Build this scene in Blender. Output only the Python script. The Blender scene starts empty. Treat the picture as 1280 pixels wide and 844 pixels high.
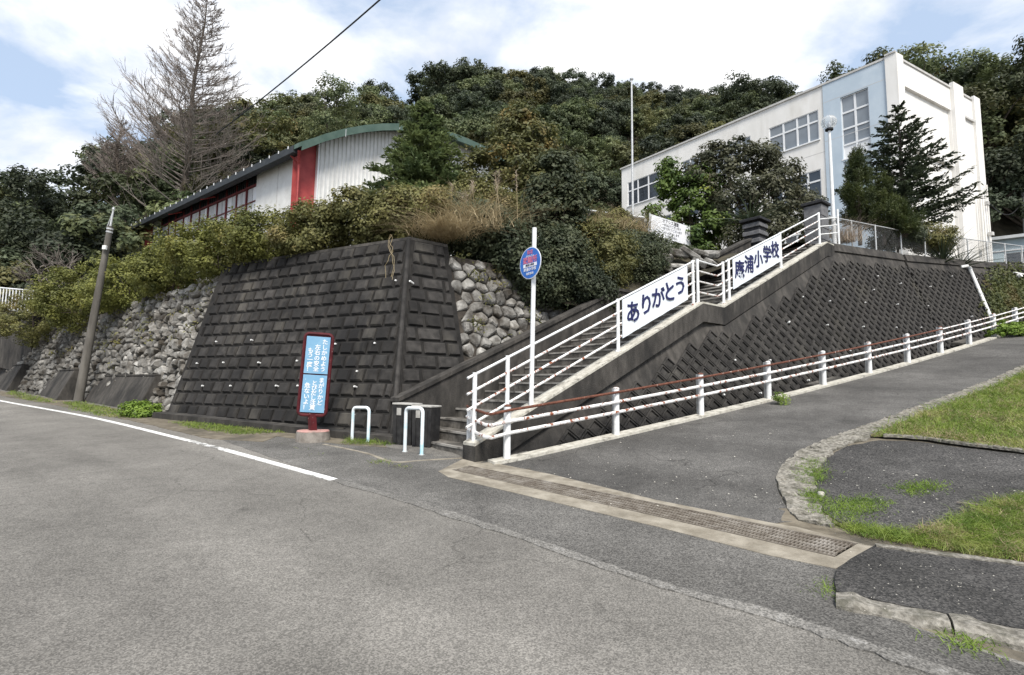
import bpy, bmesh, math, random
import numpy as np
from mathutils import Vector, Matrix

# ------------------------------------------------------------------ camera, sky, sun, exposure
SC = bpy.context.scene
COL = SC.collection
FPX, CX, CY = 650.0, 640.0, 422.0          # focal length in photo pixels, image centre
PITCH, ROLL = math.atan(62 / 650), 0.013
CAM = Vector((0, 0, 1.05))
_f = Vector((0, math.cos(PITCH), math.sin(PITCH)))
_u0 = Vector((0, -math.sin(PITCH), math.cos(PITCH)))
_r0 = Vector((1, 0, 0))
_u = _u0 * math.cos(ROLL) - _r0 * math.sin(ROLL)
_r = _r0 * math.cos(ROLL) + _u0 * math.sin(ROLL)
cd = bpy.data.cameras.new('camera')
cd.sensor_width = 36; cd.lens = FPX / 1280 * 36
cd.clip_start = 0.05; cd.clip_end = 3000
cam = bpy.data.objects.new('camera', cd); COL.objects.link(cam)
M3 = Matrix((_r, _u, -_f)).transposed()
cam.matrix_world = Matrix.Translation(CAM) @ M3.to_4x4()
SC.camera = cam

SUN_AZ, SUN_EL = math.radians(168), math.radians(52)   # azimuth of the sun, clockwise from +Y
world = bpy.data.worlds.new('World'); SC.world = world; world.use_nodes = True
nt = world.node_tree; nt.nodes.clear()
def wn(t): return nt.nodes.new(t)
sky = wn('ShaderNodeTexSky'); sky.sky_type = 'NISHITA'; sky.sun_disc = False
sky.sun_elevation = SUN_EL; sky.sun_rotation = SUN_AZ
sky.air_density = 1.0; sky.dust_density = 2.0; sky.ozone_density = 1.0
skm = wn('ShaderNodeMixRGB'); skm.blend_type = 'MULTIPLY'; skm.inputs[0].default_value = 1; skm.inputs[2].default_value = (0.10, 0.10, 0.10, 1)
nt.links.new(sky.outputs[0], skm.inputs[1])
# thin veil of high cloud over the blue, then broken cumulus
tc = wn('ShaderNodeTexCoord')
sep = wn('ShaderNodeSeparateXYZ'); nt.links.new(tc.outputs['Generated'], sep.inputs[0])
zz = wn('ShaderNodeMath'); zz.operation = 'MAXIMUM'; zz.inputs[1].default_value = 0.0; nt.links.new(sep.outputs[2], zz.inputs[0])
za = wn('ShaderNodeMath'); za.operation = 'ADD'; za.inputs[1].default_value = 0.22; nt.links.new(zz.outputs[0], za.inputs[0])
dv = wn('ShaderNodeVectorMath'); dv.operation = 'DIVIDE'; nt.links.new(tc.outputs['Generated'], dv.inputs[0])
cmb = wn('ShaderNodeCombineXYZ')
for k in range(3): nt.links.new(za.outputs[0], cmb.inputs[k])
nt.links.new(cmb.outputs[0], dv.inputs[1])
mp = wn('ShaderNodeMapping'); mp.inputs['Location'].default_value = (3.1, 1.7, 0.4); nt.links.new(dv.outputs[0], mp.inputs[0])
n1 = wn('ShaderNodeTexNoise'); n1.inputs['Scale'].default_value = 1.9; n1.inputs['Detail'].default_value = 9; n1.inputs['Roughness'].default_value = 0.56
n1.inputs['Distortion'].default_value = 0.25; nt.links.new(mp.outputs[0], n1.inputs['Vector'])
r1 = wn('ShaderNodeValToRGB'); r1.color_ramp.elements[0].position = 0.44; r1.color_ramp.elements[1].position = 0.59
nt.links.new(n1.outputs['Fac'], r1.inputs[0])
n2 = wn('ShaderNodeTexNoise'); n2.inputs['Scale'].default_value = 3.2; n2.inputs['Detail'].default_value = 6; nt.links.new(mp.outputs[0], n2.inputs['Vector'])
r2 = wn('ShaderNodeValToRGB'); r2.color_ramp.elements[0].position = 0.42; r2.color_ramp.elements[1].position = 0.66
r2.color_ramp.elements[0].color = (0.88, 0.88, 0.89, 1); r2.color_ramp.elements[1].color = (0.62, 0.65, 0.71, 1)
nt.links.new(n2.outputs['Fac'], r2.inputs[0])
veil = wn('ShaderNodeMixRGB'); veil.inputs[0].default_value = 0.62; veil.inputs[2].default_value = (0.52, 0.64, 0.82, 1)
nt.links.new(skm.outputs[0], veil.inputs[1])
cl = wn('ShaderNodeMixRGB'); nt.links.new(r1.outputs[0], cl.inputs[0]); nt.links.new(veil.outputs[0], cl.inputs[1]); nt.links.new(r2.outputs[0], cl.inputs[2])
bg = wn('ShaderNodeBackground'); bg.inputs[1].default_value = 1.0; nt.links.new(cl.outputs[0], bg.inputs[0])
wo = wn('ShaderNodeOutputWorld'); nt.links.new(bg.outputs[0], wo.inputs[0])

sl = bpy.data.lights.new('sun', 'SUN'); sl.energy = 3.5; sl.angle = math.radians(18); sl.color = (1.0, 0.95, 0.88)
so = bpy.data.objects.new('sun', sl); COL.objects.link(so)
sd = Vector((math.sin(SUN_AZ) * math.cos(SUN_EL), math.cos(SUN_AZ) * math.cos(SUN_EL), math.sin(SUN_EL)))
so.rotation_euler = sd.to_track_quat('Z', 'Y').to_euler(); so.location = (0, -20, 40)
SC.view_settings.view_transform = 'Standard'; SC.view_settings.look = 'None'
SC.view_settings.exposure = 0.55; SC.view_settings.gamma = 1.0
SC.cycles.max_bounces = 6; SC.cycles.transparent_max_bounces = 8
SC.cycles.use_denoising = True

random.seed(7)
RNG = np.random.default_rng(11)
uni = random.uniform

# ------------------------------------------------------------------ survey: sight lines from the photograph
def ray(px, py):
    return (_f * FPX + _r * (px - CX) - _u * (py - CY)).normalized()
def at(px, py, Y):
    d = ray(px, py); return CAM + d * (Y / d.y)

# ground height: the road climbs gently away from the camera, the drive climbs to the right
GA = Vector((-0.85, 6.94)); GN = Vector((0.66, 0.75))
def zg(x, y):
    z = -0.4 + 0.052 * min(max(y, -12), 25)
    q = (x - GA.x) * GN.x + (y - GA.y) * GN.y - 0.85
    if q > 0:
        q = min(q, 40); z += 0.107 * q + 0.0016 * q * q
    return z
def gp(px, py, off=0.0):
    d = ray(px, py); t = 1.0
    lo, hi = 0.5, 80.0
    for k in range(60):
        m = (lo + hi) / 2; p = CAM + d * m
        if p.z > zg(p.x, p.y) + off: lo = m
        else: hi = m
    p = CAM + d * lo
    return Vector((p.x, p.y, zg(p.x, p.y) + off))

# ------------------------------------------------------------------ materials
MATS = {}
def hexlin(c):
    return tuple(c) + (1.0,) if len(c) == 3 else tuple(c)
def mat(name, c1, c2=None, scale=4.0, rough=0.85, bump=0.0, bscale=None, c3=None, s3=0.6, lo=0.35, hi=0.65, lo3=0.5, hi3=0.7,
        metal=0.0, rnd=0.0, coord='Object', stretch=None, detail=5, trans=0.0, spec=0.3, c4=None, s4=3.0, z4=0.12, lo4=0.55, hi4=0.75, m4=0.7):
    m = bpy.data.materials.new(name); m.use_nodes = True; MATS[name] = m
    t = m.node_tree; b = t.nodes['Principled BSDF']
    b.inputs['Roughness'].default_value = rough; b.inputs['Metallic'].default_value = metal
    b.inputs['Specular IOR Level'].default_value = spec
    L = t.links.new
    if coord == 'World':
        g = t.nodes.new('ShaderNodeNewGeometry'); v = g.outputs['Position']
    else:
        g = t.nodes.new('ShaderNodeTexCoord'); v = g.outputs['Object']
    if stretch:
        mpn = t.nodes.new('ShaderNodeMapping'); mpn.inputs['Scale'].default_value = stretch; L(v, mpn.inputs[0]); v2 = mpn.outputs[0]
    else: v2 = v
    col = None
    if c2 is not None:
        n = t.nodes.new('ShaderNodeTexNoise'); n.inputs['Scale'].default_value = scale; n.inputs['Detail'].default_value = detail
        n.inputs['Roughness'].default_value = 0.6; L(v2, n.inputs['Vector'])
        r = t.nodes.new('ShaderNodeValToRGB'); r.color_ramp.elements[0].position = lo; r.color_ramp.elements[1].position = hi
        r.color_ramp.elements[0].color = hexlin(c1); r.color_ramp.elements[1].color = hexlin(c2); L(n.outputs['Fac'], r.inputs[0])
        col = r.outputs[0]
    else:
        rgb = t.nodes.new('ShaderNodeRGB'); rgb.outputs[0].default_value = hexlin(c1); col = rgb.outputs[0]
    if c3 is not None:
        n3 = t.nodes.new('ShaderNodeTexNoise'); n3.inputs['Scale'].default_value = s3; n3.inputs['Detail'].default_value = 7
        n3.inputs['Roughness'].default_value = 0.62; L(v2, n3.inputs['Vector'])
        r3 = t.nodes.new('ShaderNodeValToRGB'); r3.color_ramp.elements[0].position = lo3; r3.color_ramp.elements[1].position = hi3
        L(n3.outputs['Fac'], r3.inputs[0])
        mx = t.nodes.new('ShaderNodeMixRGB'); L(r3.outputs[0], mx.inputs[0]); L(col, mx.inputs[1]); mx.inputs[2].default_value = hexlin(c3)
        col = mx.outputs[0]
    if c4 is not None:                       # vertical run-off streaks
        m4n = t.nodes.new('ShaderNodeMapping'); m4n.inputs['Scale'].default_value = (1, 1, z4); L(v, m4n.inputs[0])
        n4 = t.nodes.new('ShaderNodeTexNoise'); n4.inputs['Scale'].default_value = s4; n4.inputs['Detail'].default_value = 6; n4.inputs['Roughness'].default_value = 0.6; L(m4n.outputs[0], n4.inputs['Vector'])
        r4 = t.nodes.new('ShaderNodeMapRange'); r4.inputs['From Min'].default_value = lo4; r4.inputs['From Max'].default_value = hi4; r4.inputs['To Max'].default_value = m4; L(n4.outputs['Fac'], r4.inputs['Value'])
        mx4 = t.nodes.new('ShaderNodeMixRGB'); L(r4.outputs[0], mx4.inputs[0]); L(col, mx4.inputs[1]); mx4.inputs[2].default_value = hexlin(c4); col = mx4.outputs[0]
    if rnd > 0:
        oi = t.nodes.new('ShaderNodeObjectInfo')
        mr = t.nodes.new('ShaderNodeMapRange'); mr.inputs['To Min'].default_value = 1 - rnd; mr.inputs['To Max'].default_value = 1 + rnd
        L(oi.outputs['Random'], mr.inputs['Value'])
        mm = t.nodes.new('ShaderNodeVectorMath'); mm.operation = 'SCALE'; L(col, mm.inputs[0]); L(mr.outputs[0], mm.inputs['Scale'])
        col = mm.outputs[0]
    L(col, b.inputs['Base Color'])
    if bump > 0:
        nb = t.nodes.new('ShaderNodeTexNoise'); nb.inputs['Scale'].default_value = bscale or scale * 3; nb.inputs['Detail'].default_value = 4
        L(v, nb.inputs['Vector'])
        bp = t.nodes.new('ShaderNodeBump'); bp.inputs['Strength'].default_value = bump; bp.inputs['Distance'].default_value = 0.02
        L(nb.outputs['Fac'], bp.inputs['Height']); L(bp.outputs[0], b.inputs['Normal'])
    if trans > 0:
        out = t.nodes['Material Output']
        tr = t.nodes.new('ShaderNodeBsdfTranslucent'); L(col, tr.inputs[0])
        ms = t.nodes.new('ShaderNodeMixShader'); ms.inputs[0].default_value = trans
        L(b.outputs[0], ms.inputs[1]); L(tr.outputs[0], ms.inputs[2]); L(ms.outputs[0], out.inputs[0])
    return m

def asphalt(name, lo, hi, big=0.35, fine=80, patch=(0.3, 1.3), bump=0.35, paint=None, cracks=0.0):
    """stone-speckled asphalt: fine aggregate, mid-scale wear, broad darker and paler patches, hairline cracks"""
    m = bpy.data.materials.new(name); m.use_nodes = True; MATS[name] = m; t = m.node_tree; L = t.links.new; b = t.nodes['Principled BSDF']
    b.inputs['Roughness'].default_value = 0.93; b.inputs['Specular IOR Level'].default_value = 0.25
    g = t.nodes.new('ShaderNodeNewGeometry'); v = g.outputs['Position']
    def noise(s, d, r=.6):
        n = t.nodes.new('ShaderNodeTexNoise'); n.inputs['Scale'].default_value = s; n.inputs['Detail'].default_value = d; n.inputs['Roughness'].default_value = r; L(v, n.inputs['Vector']); return n.outputs['Fac']
    vo = t.nodes.new('ShaderNodeTexVoronoi'); vo.inputs['Scale'].default_value = fine; L(v, vo.inputs['Vector'])
    sp_ = t.nodes.new('ShaderNodeSeparateColor'); L(vo.outputs['Color'], sp_.inputs[0])
    mixf = t.nodes.new('ShaderNodeMath'); mixf.operation = 'MULTIPLY_ADD'; mixf.inputs[1].default_value = 0.72; L(sp_.outputs[0], mixf.inputs[0])
    nf = t.nodes.new('ShaderNodeMath'); nf.operation = 'MULTIPLY'; nf.inputs[1].default_value = 0.30; L(noise(fine * .8, 2), nf.inputs[0]); L(nf.outputs[0], mixf.inputs[2])
    r = t.nodes.new('ShaderNodeValToRGB'); e = r.color_ramp.elements; e[0].position = 0.12; e[1].position = 0.80; e[0].color = hexlin(lo); e[1].color = hexlin(hi)
    el = r.color_ramp.elements.new(0.5); el.color = hexlin(tuple(a * .55 + c * .45 for a, c in zip(lo, hi))); L(mixf.outputs[0], r.inputs[0]); col = r.outputs[0]
    for s_, d_, a, c in ((patch[0], 4, 1 - big, 1 + big), (patch[1], 5, 1 - big * .6, 1 + big * .6), (9.0, 5, .90, 1.10)):
        mr = t.nodes.new('ShaderNodeMapRange'); mr.inputs['From Min'].default_value = .3; mr.inputs['From Max'].default_value = .7; mr.inputs['To Min'].default_value = a; mr.inputs['To Max'].default_value = c; L(noise(s_, d_), mr.inputs['Value'])
        mm = t.nodes.new('ShaderNodeVectorMath'); mm.operation = 'SCALE'; L(col, mm.inputs[0]); L(mr.outputs[0], mm.inputs['Scale']); col = mm.outputs[0]
    if cracks:
        # tyre-polished lanes along the road, hairline cracks and small dark stains
        rt = t.nodes.new('ShaderNodeMapping'); rt.inputs['Rotation'].default_value = (0, 0, math.radians(36)); L(v, rt.inputs[0])
        st_ = t.nodes.new('ShaderNodeMapping'); st_.inputs['Scale'].default_value = (.05, 1, 1); L(rt.outputs[0], st_.inputs[0])
        nl = t.nodes.new('ShaderNodeTexNoise'); nl.inputs['Scale'].default_value = .9; nl.inputs['Detail'].default_value = 3; L(st_.outputs[0], nl.inputs['Vector'])
        nd = t.nodes.new('ShaderNodeTexNoise'); nd.inputs['Scale'].default_value = 2.2; nd.inputs['Detail'].default_value = 5; L(v, nd.inputs['Vector'])
        wv = t.nodes.new('ShaderNodeVectorMath'); wv.operation = 'MULTIPLY_ADD'; wv.inputs[1].default_value = (.5, .5, .5); L(nd.outputs['Color'], wv.inputs[0]); L(v, wv.inputs[2])
        vc = t.nodes.new('ShaderNodeTexVoronoi'); vc.feature = 'DISTANCE_TO_EDGE'; vc.inputs['Scale'].default_value = .42; L(wv.outputs[0], vc.inputs['Vector'])
        def rng_(src, a, b, c, d):
            q = t.nodes.new('ShaderNodeMapRange'); q.inputs['From Min'].default_value = a; q.inputs['From Max'].default_value = b; q.inputs['To Min'].default_value = c; q.inputs['To Max'].default_value = d; L(src, q.inputs['Value']); return q.outputs[0]
        line = rng_(vc.outputs['Distance'], .0015, .0045, 1 - cracks, 1.0)
        keep = rng_(noise(.45, 3), .47, .55, 0.0, 1.0)
        cm = t.nodes.new('ShaderNodeMath'); cm.operation = 'MAXIMUM'; L(line, cm.inputs[0]); L(rng_(keep, 0, 1, 1, 0), cm.inputs[1])
        stain = rng_(noise(1.7, 6, .7), .62, .74, 1.0, .72)
        for fac in (rng_(nl.outputs['Fac'], .35, .65, .84, 1.14), cm.outputs[0], stain):
            mm = t.nodes.new('ShaderNodeVectorMath'); mm.operation = 'SCALE'; L(col, mm.inputs[0]); L(fac, mm.inputs['Scale']); col = mm.outputs[0]
    if paint:
        mr = t.nodes.new('ShaderNodeMapRange'); mr.inputs['From Min'].default_value = paint[0]; mr.inputs['From Max'].default_value = paint[1]; mr.inputs['To Max'].default_value = .8; L(noise(14, 8, .72), mr.inputs['Value'])
        mx = t.nodes.new('ShaderNodeMixRGB'); L(mr.outputs[0], mx.inputs[0]); L(col, mx.inputs[1]); mx.inputs[2].default_value = (.5, .49, .47, 1); col = mx.outputs[0]
    L(col, b.inputs['Base Color'])
    bp = t.nodes.new('ShaderNodeBump'); bp.inputs['Strength'].default_value = bump; bp.inputs['Distance'].default_value = 0.006; L(vo.outputs['Distance'], bp.inputs['Height']); L(bp.outputs[0], b.inputs['Normal'])
    return m
# ------------------------------------------------------------------ object helpers
def tag(o, label=None, cat=None, group=None, kind=None):
    if label: o['label'] = label
    if cat: o['category'] = cat
    if group: o['group'] = group
    if kind: o['kind'] = kind
    return o
def link(name, me, parent=None, m=None):
    o = bpy.data.objects.new(name, me); COL.objects.link(o)
    if parent is not None: o.parent = parent
    if m is not None and len(me.materials) == 0: me.materials.append(m)
    return o
def empty(name, loc=(0, 0, 0), label=None, cat=None, group=None):
    o = bpy.data.objects.new(name, None); COL.objects.link(o); o.location = loc; o.empty_display_size = 0.2
    return tag(o, label, cat, group)
def np_mesh(name, V, F, m=None, smooth=False):
    """V (n,3) array, F (k,3) or (k,4) array"""
    V = np.asarray(V, dtype=np.float32); F = np.asarray(F, dtype=np.int32)
    me = bpy.data.meshes.new(name); k = F.shape[1]
    me.vertices.add(len(V)); me.vertices.foreach_set('co', V.ravel())
    me.loops.add(F.size); me.loops.foreach_set('vertex_index', F.ravel())
    me.polygons.add(len(F)); me.polygons.foreach_set('loop_start', np.arange(0, F.size, k, dtype=np.int32))
    if smooth: me.polygons.foreach_set('use_smooth', np.ones(len(F), dtype=bool))
    me.update(calc_edges=True)
    if m: me.materials.append(m)
    return me

def woff(p):
    v = Vector((0, 0, 0))
    while p is not None: v = v + Vector(p.location); p = p.parent
    return v
class MB:
    """collects solids in world (or local) coordinates; build() links them as one mesh object"""
    def __init__(s): s.v = []; s.f = []
    def add(s, vs, fs):
        n = len(s.v); s.v += [tuple(p) for p in vs]; s.f += [tuple(i + n for i in f) for f in fs]; return s
    def hexa(s, p):      # 8 points: bottom 4 ccw, top 4 ccw
        return s.add(p, [(3, 2, 1, 0), (4, 5, 6, 7), (0, 1, 5, 4), (1, 2, 6, 5), (2, 3, 7, 6), (3, 0, 4, 7)])
    def box(s, c, h, ax=None, ay=None, az=None):
        c = Vector(c); ax = Vector(ax or (1, 0, 0)); ay = Vector(ay or (0, 1, 0)); az = Vector(az or (0, 0, 1))
        P = []
        for k in (-1, 1):
            for i, j in ((-1, -1), (1, -1), (1, 1), (-1, 1)):
                P.append(c + ax * h[0] * i + ay * h[1] * j + az * h[2] * k)
        return s.hexa(P)
    def prism(s, poly, d):   # closed polygon of points extruded by vector d
        n = len(poly); d = Vector(d); P = [Vector(p) for p in poly]
        fs = [tuple(range(n - 1, -1, -1)), tuple(range(n, 2 * n))] + [(i, (i + 1) % n, n + (i + 1) % n, n + i) for i in range(n)]
        return s.add(P + [p + d for p in P], fs)
    def tube(s, pts, r, n=8, cap=True):
        pts = [Vector(p) for p in pts]
        rr = r if isinstance(r, (list, tuple)) else [r] * len(pts)
        rings = []; ref = None
        for i, p in enumerate(pts):
            t = (pts[min(i + 1, len(pts) - 1)] - pts[max(i - 1, 0)])
            if t.length < 1e-9: t = Vector((0, 0, 1))
            t.normalize()
            if ref is None:
                ref = Vector((0, 0, 1)) if abs(t.z) < 0.9 else Vector((1, 0, 0))
            a = (ref - t * ref.dot(t)).normalized(); b = t.cross(a); ref = a
            rings.append([p + (a * math.cos(k * 2 * math.pi / n) + b * math.sin(k * 2 * math.pi / n)) * rr[i] for k in range(n)])
        vs = [v for R in rings for v in R]; fs = []
        for i in range(len(pts) - 1):
            for k in range(n):
                fs.append((i * n + k, i * n + (k + 1) % n, (i + 1) * n + (k + 1) % n, (i + 1) * n + k))
        if cap:
            fs.append(tuple(range(n - 1, -1, -1))); fs.append(tuple((len(pts) - 1) * n + k for k in range(n)))
        return s.add(vs, fs)
    def lathe(s, c, prof, n=16):   # (r, z) profile about vertical axis through c
        c = Vector(c); vs = []; fs = []
        for r, z in prof:
            for k in range(n):
                a = 2 * math.pi * k / n; vs.append(c + Vector((r * math.cos(a), r * math.sin(a), z)))
        for i in range(len(prof) - 1):
            for k in range(n):
                fs.append((i * n + k, i * n + (k + 1) % n, (i + 1) * n + (k + 1) % n, (i + 1) * n + k))
        fs.append(tuple(range(n - 1, -1, -1))); fs.append(tuple((len(prof) - 1) * n + k for k in range(n)))
        return s.add(vs, fs)
    def build(s, name, m, parent=None, bevel=0.0, smooth=False, recalc=True):
        me = bpy.data.meshes.new(name)
        off = woff(parent)
        me.from_pydata([Vector(v) - off for v in s.v], [], s.f)
        bm = bmesh.new(); bm.from_mesh(me)
        if recalc: bmesh.ops.recalc_face_normals(bm, faces=bm.faces)
        if bevel > 0:
            bmesh.ops.bevel(bm, geom=[e for e in bm.edges], offset=bevel, segments=1, affect='EDGES', clamp_overlap=True)
        for f in bm.faces: f.smooth = smooth
        bm.to_mesh(me); bm.free(); me.update()
        if smooth: me.set_sharp_from_angle(angle=math.radians(40))
        return link(name, me, parent, m)

def drape(name, poly, off, m, step=0.5, kind='structure', parent=None, hf=None, jitter=0.0, skirt=0.03):
    """flat sheet with outline poly (x, y), cut into a grid and laid on the ground height field"""
    hf = hf or zg
    bm = bmesh.new()
    bm.faces.new([bm.verts.new((p[0], p[1], 0)) for p in poly])
    bmesh.ops.triangulate(bm, faces=bm.faces[:])
    xs = [p[0] for p in poly]; ys = [p[1] for p in poly]
    for ax, lo, hi in ((0, min(xs), max(xs)), (1, min(ys), max(ys))):
        k = math.ceil(lo / step) * step
        while k < hi:
            co = (k, 0, 0) if ax == 0 else (0, k, 0); no = (1, 0, 0) if ax == 0 else (0, 1, 0)
            bmesh.ops.bisect_plane(bm, geom=bm.verts[:] + bm.edges[:] + bm.faces[:], plane_co=co, plane_no=no)
            k += step
    for v in bm.verts: v.co.z = hf(v.co.x, v.co.y) + off + (uni(-jitter, jitter) if jitter else 0)
    bmesh.ops.recalc_face_normals(bm, faces=bm.faces)
    if bm.faces and sum(f.normal.z for f in bm.faces) < 0: bmesh.ops.reverse_faces(bm, faces=bm.faces)
    be = [e for e in bm.edges if len(e.link_faces) == 1]
    ext = bmesh.ops.extrude_edge_only(bm, edges=be)['geom']
    for v in ext:
        if isinstance(v, bmesh.types.BMVert): v.co.z -= skirt
    me = bpy.data.meshes.new(name); bm.to_mesh(me); bm.free()
    o = link(name, me, parent, m)
    if kind and parent is None: tag(o, kind=kind)
    return o
def rough_line(pts, amp, step):
    """polyline resampled with small sideways wobble"""
    out = []
    for a, b in zip(pts[:-1], pts[1:]):
        a = Vector(a); b = Vector(b); n = max(1, int((b - a).length / step)); pd = Vector((-(b - a).y, (b - a).x)).normalized()
        for i in range(n): out.append(a + (b - a) * i / n + pd * uni(-amp, amp))
    out.append(Vector(pts[-1])); return out
def smooth_poly(pts, n=6):
    """Catmull-Rom through open polyline"""
    P = [Vector(p) for p in pts]; out = []
    for i in range(len(P) - 1):
        p0 = P[max(i - 1, 0)]; p1 = P[i]; p2 = P[i + 1]; p3 = P[min(i + 2, len(P) - 1)]
        for k in range(n):
            t = k / n
            out.append(0.5 * ((2 * p1) + (p2 - p0) * t + (2 * p0 - 5 * p1 + 4 * p2 - p3) * t * t + (3 * p1 - p0 - 3 * p2 + p3) * t ** 3))
    out.append(P[-1]); return out
def text_part(name, body, size, origin, ax, ay, m, parent, bold=0.012, sx=1.0, shear=0.0, extrude=0.002, align='CENTER'):
    """raised lettering as a mesh: origin is the centre, ax and ay the in-plane axes"""
    cu = bpy.data.curves.new(name, 'FONT'); cu.body = body; cu.size = size; cu.align_x = align; cu.align_y = 'CENTER'
    cu.extrude = extrude / 1.0; cu.offset = bold * size; cu.resolution_u = 2; cu.shear = shear
    tmp = bpy.data.objects.new(name, cu); COL.objects.link(tmp)
    dg = bpy.context.evaluated_depsgraph_get(); me = bpy.data.meshes.new_from_object(tmp.evaluated_get(dg))
    bpy.data.objects.remove(tmp); bpy.data.curves.remove(cu)
    ax = Vector(ax); ay = Vector(ay).normalized(); axn = ax.normalized(); az = axn.cross(ay).normalized()
    off = woff(parent)
    Mx = Matrix((axn * sx, ay, az)).transposed().to_4x4(); Mx.translation = Vector(origin) - off
    me.transform(Mx); me.name = name; me.materials.clear()
    return link(name, me, parent, m)
# ------------------------------------------------------------------ materials of the setting
asphalt('asphalt', (0.098, 0.093, 0.084), (0.235, 0.222, 0.200), big=.22, fine=130, cracks=.28)
asphalt('asphalt_dark', (0.050, 0.048, 0.045), (0.170, 0.163, 0.150), big=.30, fine=110, patch=(.5, 1.8), cracks=.25)
asphalt('asphalt_drive', (0.040, 0.039, 0.037), (0.135, 0.129, 0.120), big=.28, fine=120, patch=(.6, 2.2), cracks=.4)
asphalt('asphalt_pad', (0.018, 0.018, 0.018), (0.090, 0.086, 0.081), big=.32, fine=85, patch=(.9, 3.0), bump=.6)
mat('dirt', (0.10, 0.085, 0.062), (0.19, 0.165, 0.125), scale=6, rough=0.97, bump=0.5, bscale=30, c3=(0.06, 0.055, 0.045), s3=1.1, coord='World')
mat('road_paint', (0.66, 0.66, 0.64), (0.8, 0.8, 0.78), scale=12, rough=0.8, bump=0.3, bscale=95, c3=(0.22, 0.215, 0.2), s3=7, lo3=0.56, hi3=0.66, coord='World')
mat('road_paint_mid', (0.58, 0.57, 0.55), (0.7, 0.7, 0.68), scale=12, rough=0.85, bump=0.3, bscale=95, c3=(0.19, 0.185, 0.172), s3=11, lo3=0.44, hi3=0.56, coord='World')
asphalt('road_paint_worn', (0.080, 0.077, 0.071), (0.235, 0.225, 0.206), big=.20, fine=95, paint=(.57, .76))
mat('concrete_strip', (0.185, 0.162, 0.125), (0.315, 0.285, 0.232), scale=5, rough=0.93, bump=0.4, bscale=40, c3=(0.13, 0.115, 0.09), s3=2.2, lo3=0.5, hi3=0.8, coord='World')
mat('rubble_kerb', (0.115, 0.106, 0.088), (0.30, 0.282, 0.245), scale=26, rough=0.95, bump=1.0, bscale=26, c3=(0.10, 0.095, 0.075), s3=9, lo3=0.5, hi3=0.64, coord='World')
mat('dark_concrete', (0.040, 0.037, 0.033), (0.085, 0.078, 0.070), scale=7, rough=0.95, bump=0.5, bscale=45, c3=(0.022, 0.021, 0.02), s3=1.6, lo3=0.42, hi3=0.66, coord='World', stretch=(1, 1, 0.4))
mat('kerb_pale', (0.36, 0.34, 0.29), (0.55, 0.53, 0.47), scale=9, rough=0.9, bump=0.3, bscale=50, c3=(0.16, 0.15, 0.13), s3=6, lo3=0.54, hi3=0.68, coord='World')
mat('step_concrete', (0.095, 0.087, 0.077), (0.20, 0.185, 0.163), scale=9, rough=0.95, bump=0.4, bscale=50, c3=(0.032, 0.03, 0.026), s3=2.6, lo3=0.4, hi3=0.68, coord='World')
mat('step_nosing', (0.27, 0.255, 0.23), (0.44, 0.42, 0.385), scale=8, rough=0.9, c3=(0.09, 0.082, 0.072), s3=4, lo3=0.45, hi3=0.65, coord='World')
mat('wall_block', (0.024, 0.0225, 0.0212), (0.052, 0.0485, 0.045), scale=6, rough=0.95, bump=0.5, bscale=60, c3=(0.015, 0.0145, 0.0145), s3=0.55, lo3=0.40, hi3=0.62, rnd=0.35, coord='World', c4=(0.10, 0.092, 0.078), s4=1.6, z4=.25, lo4=.54, hi4=.76, m4=.8)
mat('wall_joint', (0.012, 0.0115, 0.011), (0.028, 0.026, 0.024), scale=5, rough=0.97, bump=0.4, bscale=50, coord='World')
mat('diamond_block', (0.024, 0.0225, 0.0215), (0.050, 0.047, 0.043), scale=6, rough=0.95, bump=0.5, bscale=60, c3=(0.065, 0.060, 0.048), s3=0.9, lo3=0.56, hi3=0.82, rnd=0.25, coord='World', c4=(0.085, 0.08, 0.068), s4=1.3, z4=.3, lo4=.58, hi4=.82, m4=.6)
mat('rubble_stone', (0.12, 0.114, 0.104), (0.36, 0.35, 0.325), scale=6, rough=0.93, bump=0.8, bscale=24, c3=(0.055, 0.047, 0.037), s3=1.8, lo3=0.43, hi3=0.64, rnd=0.35, coord='World')
mat('rubble_earth', (0.028, 0.024, 0.020), (0.065, 0.056, 0.046), scale=7, rough=0.98, bump=0.5, bscale=40, coord='World')
mat('pvc', (0.70, 0.70, 0.68), (0.80, 0.80, 0.79), scale=20, rough=0.5)
mat('white_paint', (0.66, 0.67, 0.67), (0.80, 0.81, 0.81), scale=9, rough=0.45, c3=(0.30, 0.12, 0.06), s3=14, lo3=0.66, hi3=0.72, spec=0.5)
mat('white_rust', (0.64, 0.63, 0.61), (0.80, 0.80, 0.79), scale=9, rough=0.55, c3=(0.23, 0.075, 0.035), s3=11, lo3=0.54, hi3=0.60, spec=0.4)
mat('rust', (0.085, 0.032, 0.02), (0.17, 0.068, 0.044), scale=16, rough=0.85, bump=0.5, bscale=60, c3=(0.55, 0.48, 0.44), s3=10, lo3=0.62, hi3=0.68)
mat('galvanised', (0.42, 0.43, 0.43), (0.58, 0.59, 0.59), scale=10, rough=0.5, metal=0.35)
mat('soil', (0.035, 0.032, 0.022), (0.075, 0.066, 0.045), scale=2, rough=0.98, coord='World')
mat('lawn_soil', (0.10, 0.105, 0.04), (0.19, 0.17, 0.085), scale=7, rough=0.98, bump=0.6, bscale=40, coord='World')

Z = Vector((0, 0, 1))
S0 = Vector((-0.62, 7.58)); SD = Vector((0.786, 0.618)).normalized(); SN = Vector((-SD.y, SD.x))   # stair line, its left normal
GD = Vector((0.859, 0.511)).normalized(); G0 = Vector((-0.05, 7.48))                                # guard rail line
GNV = Vector((-GD.y, GD.x))

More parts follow.
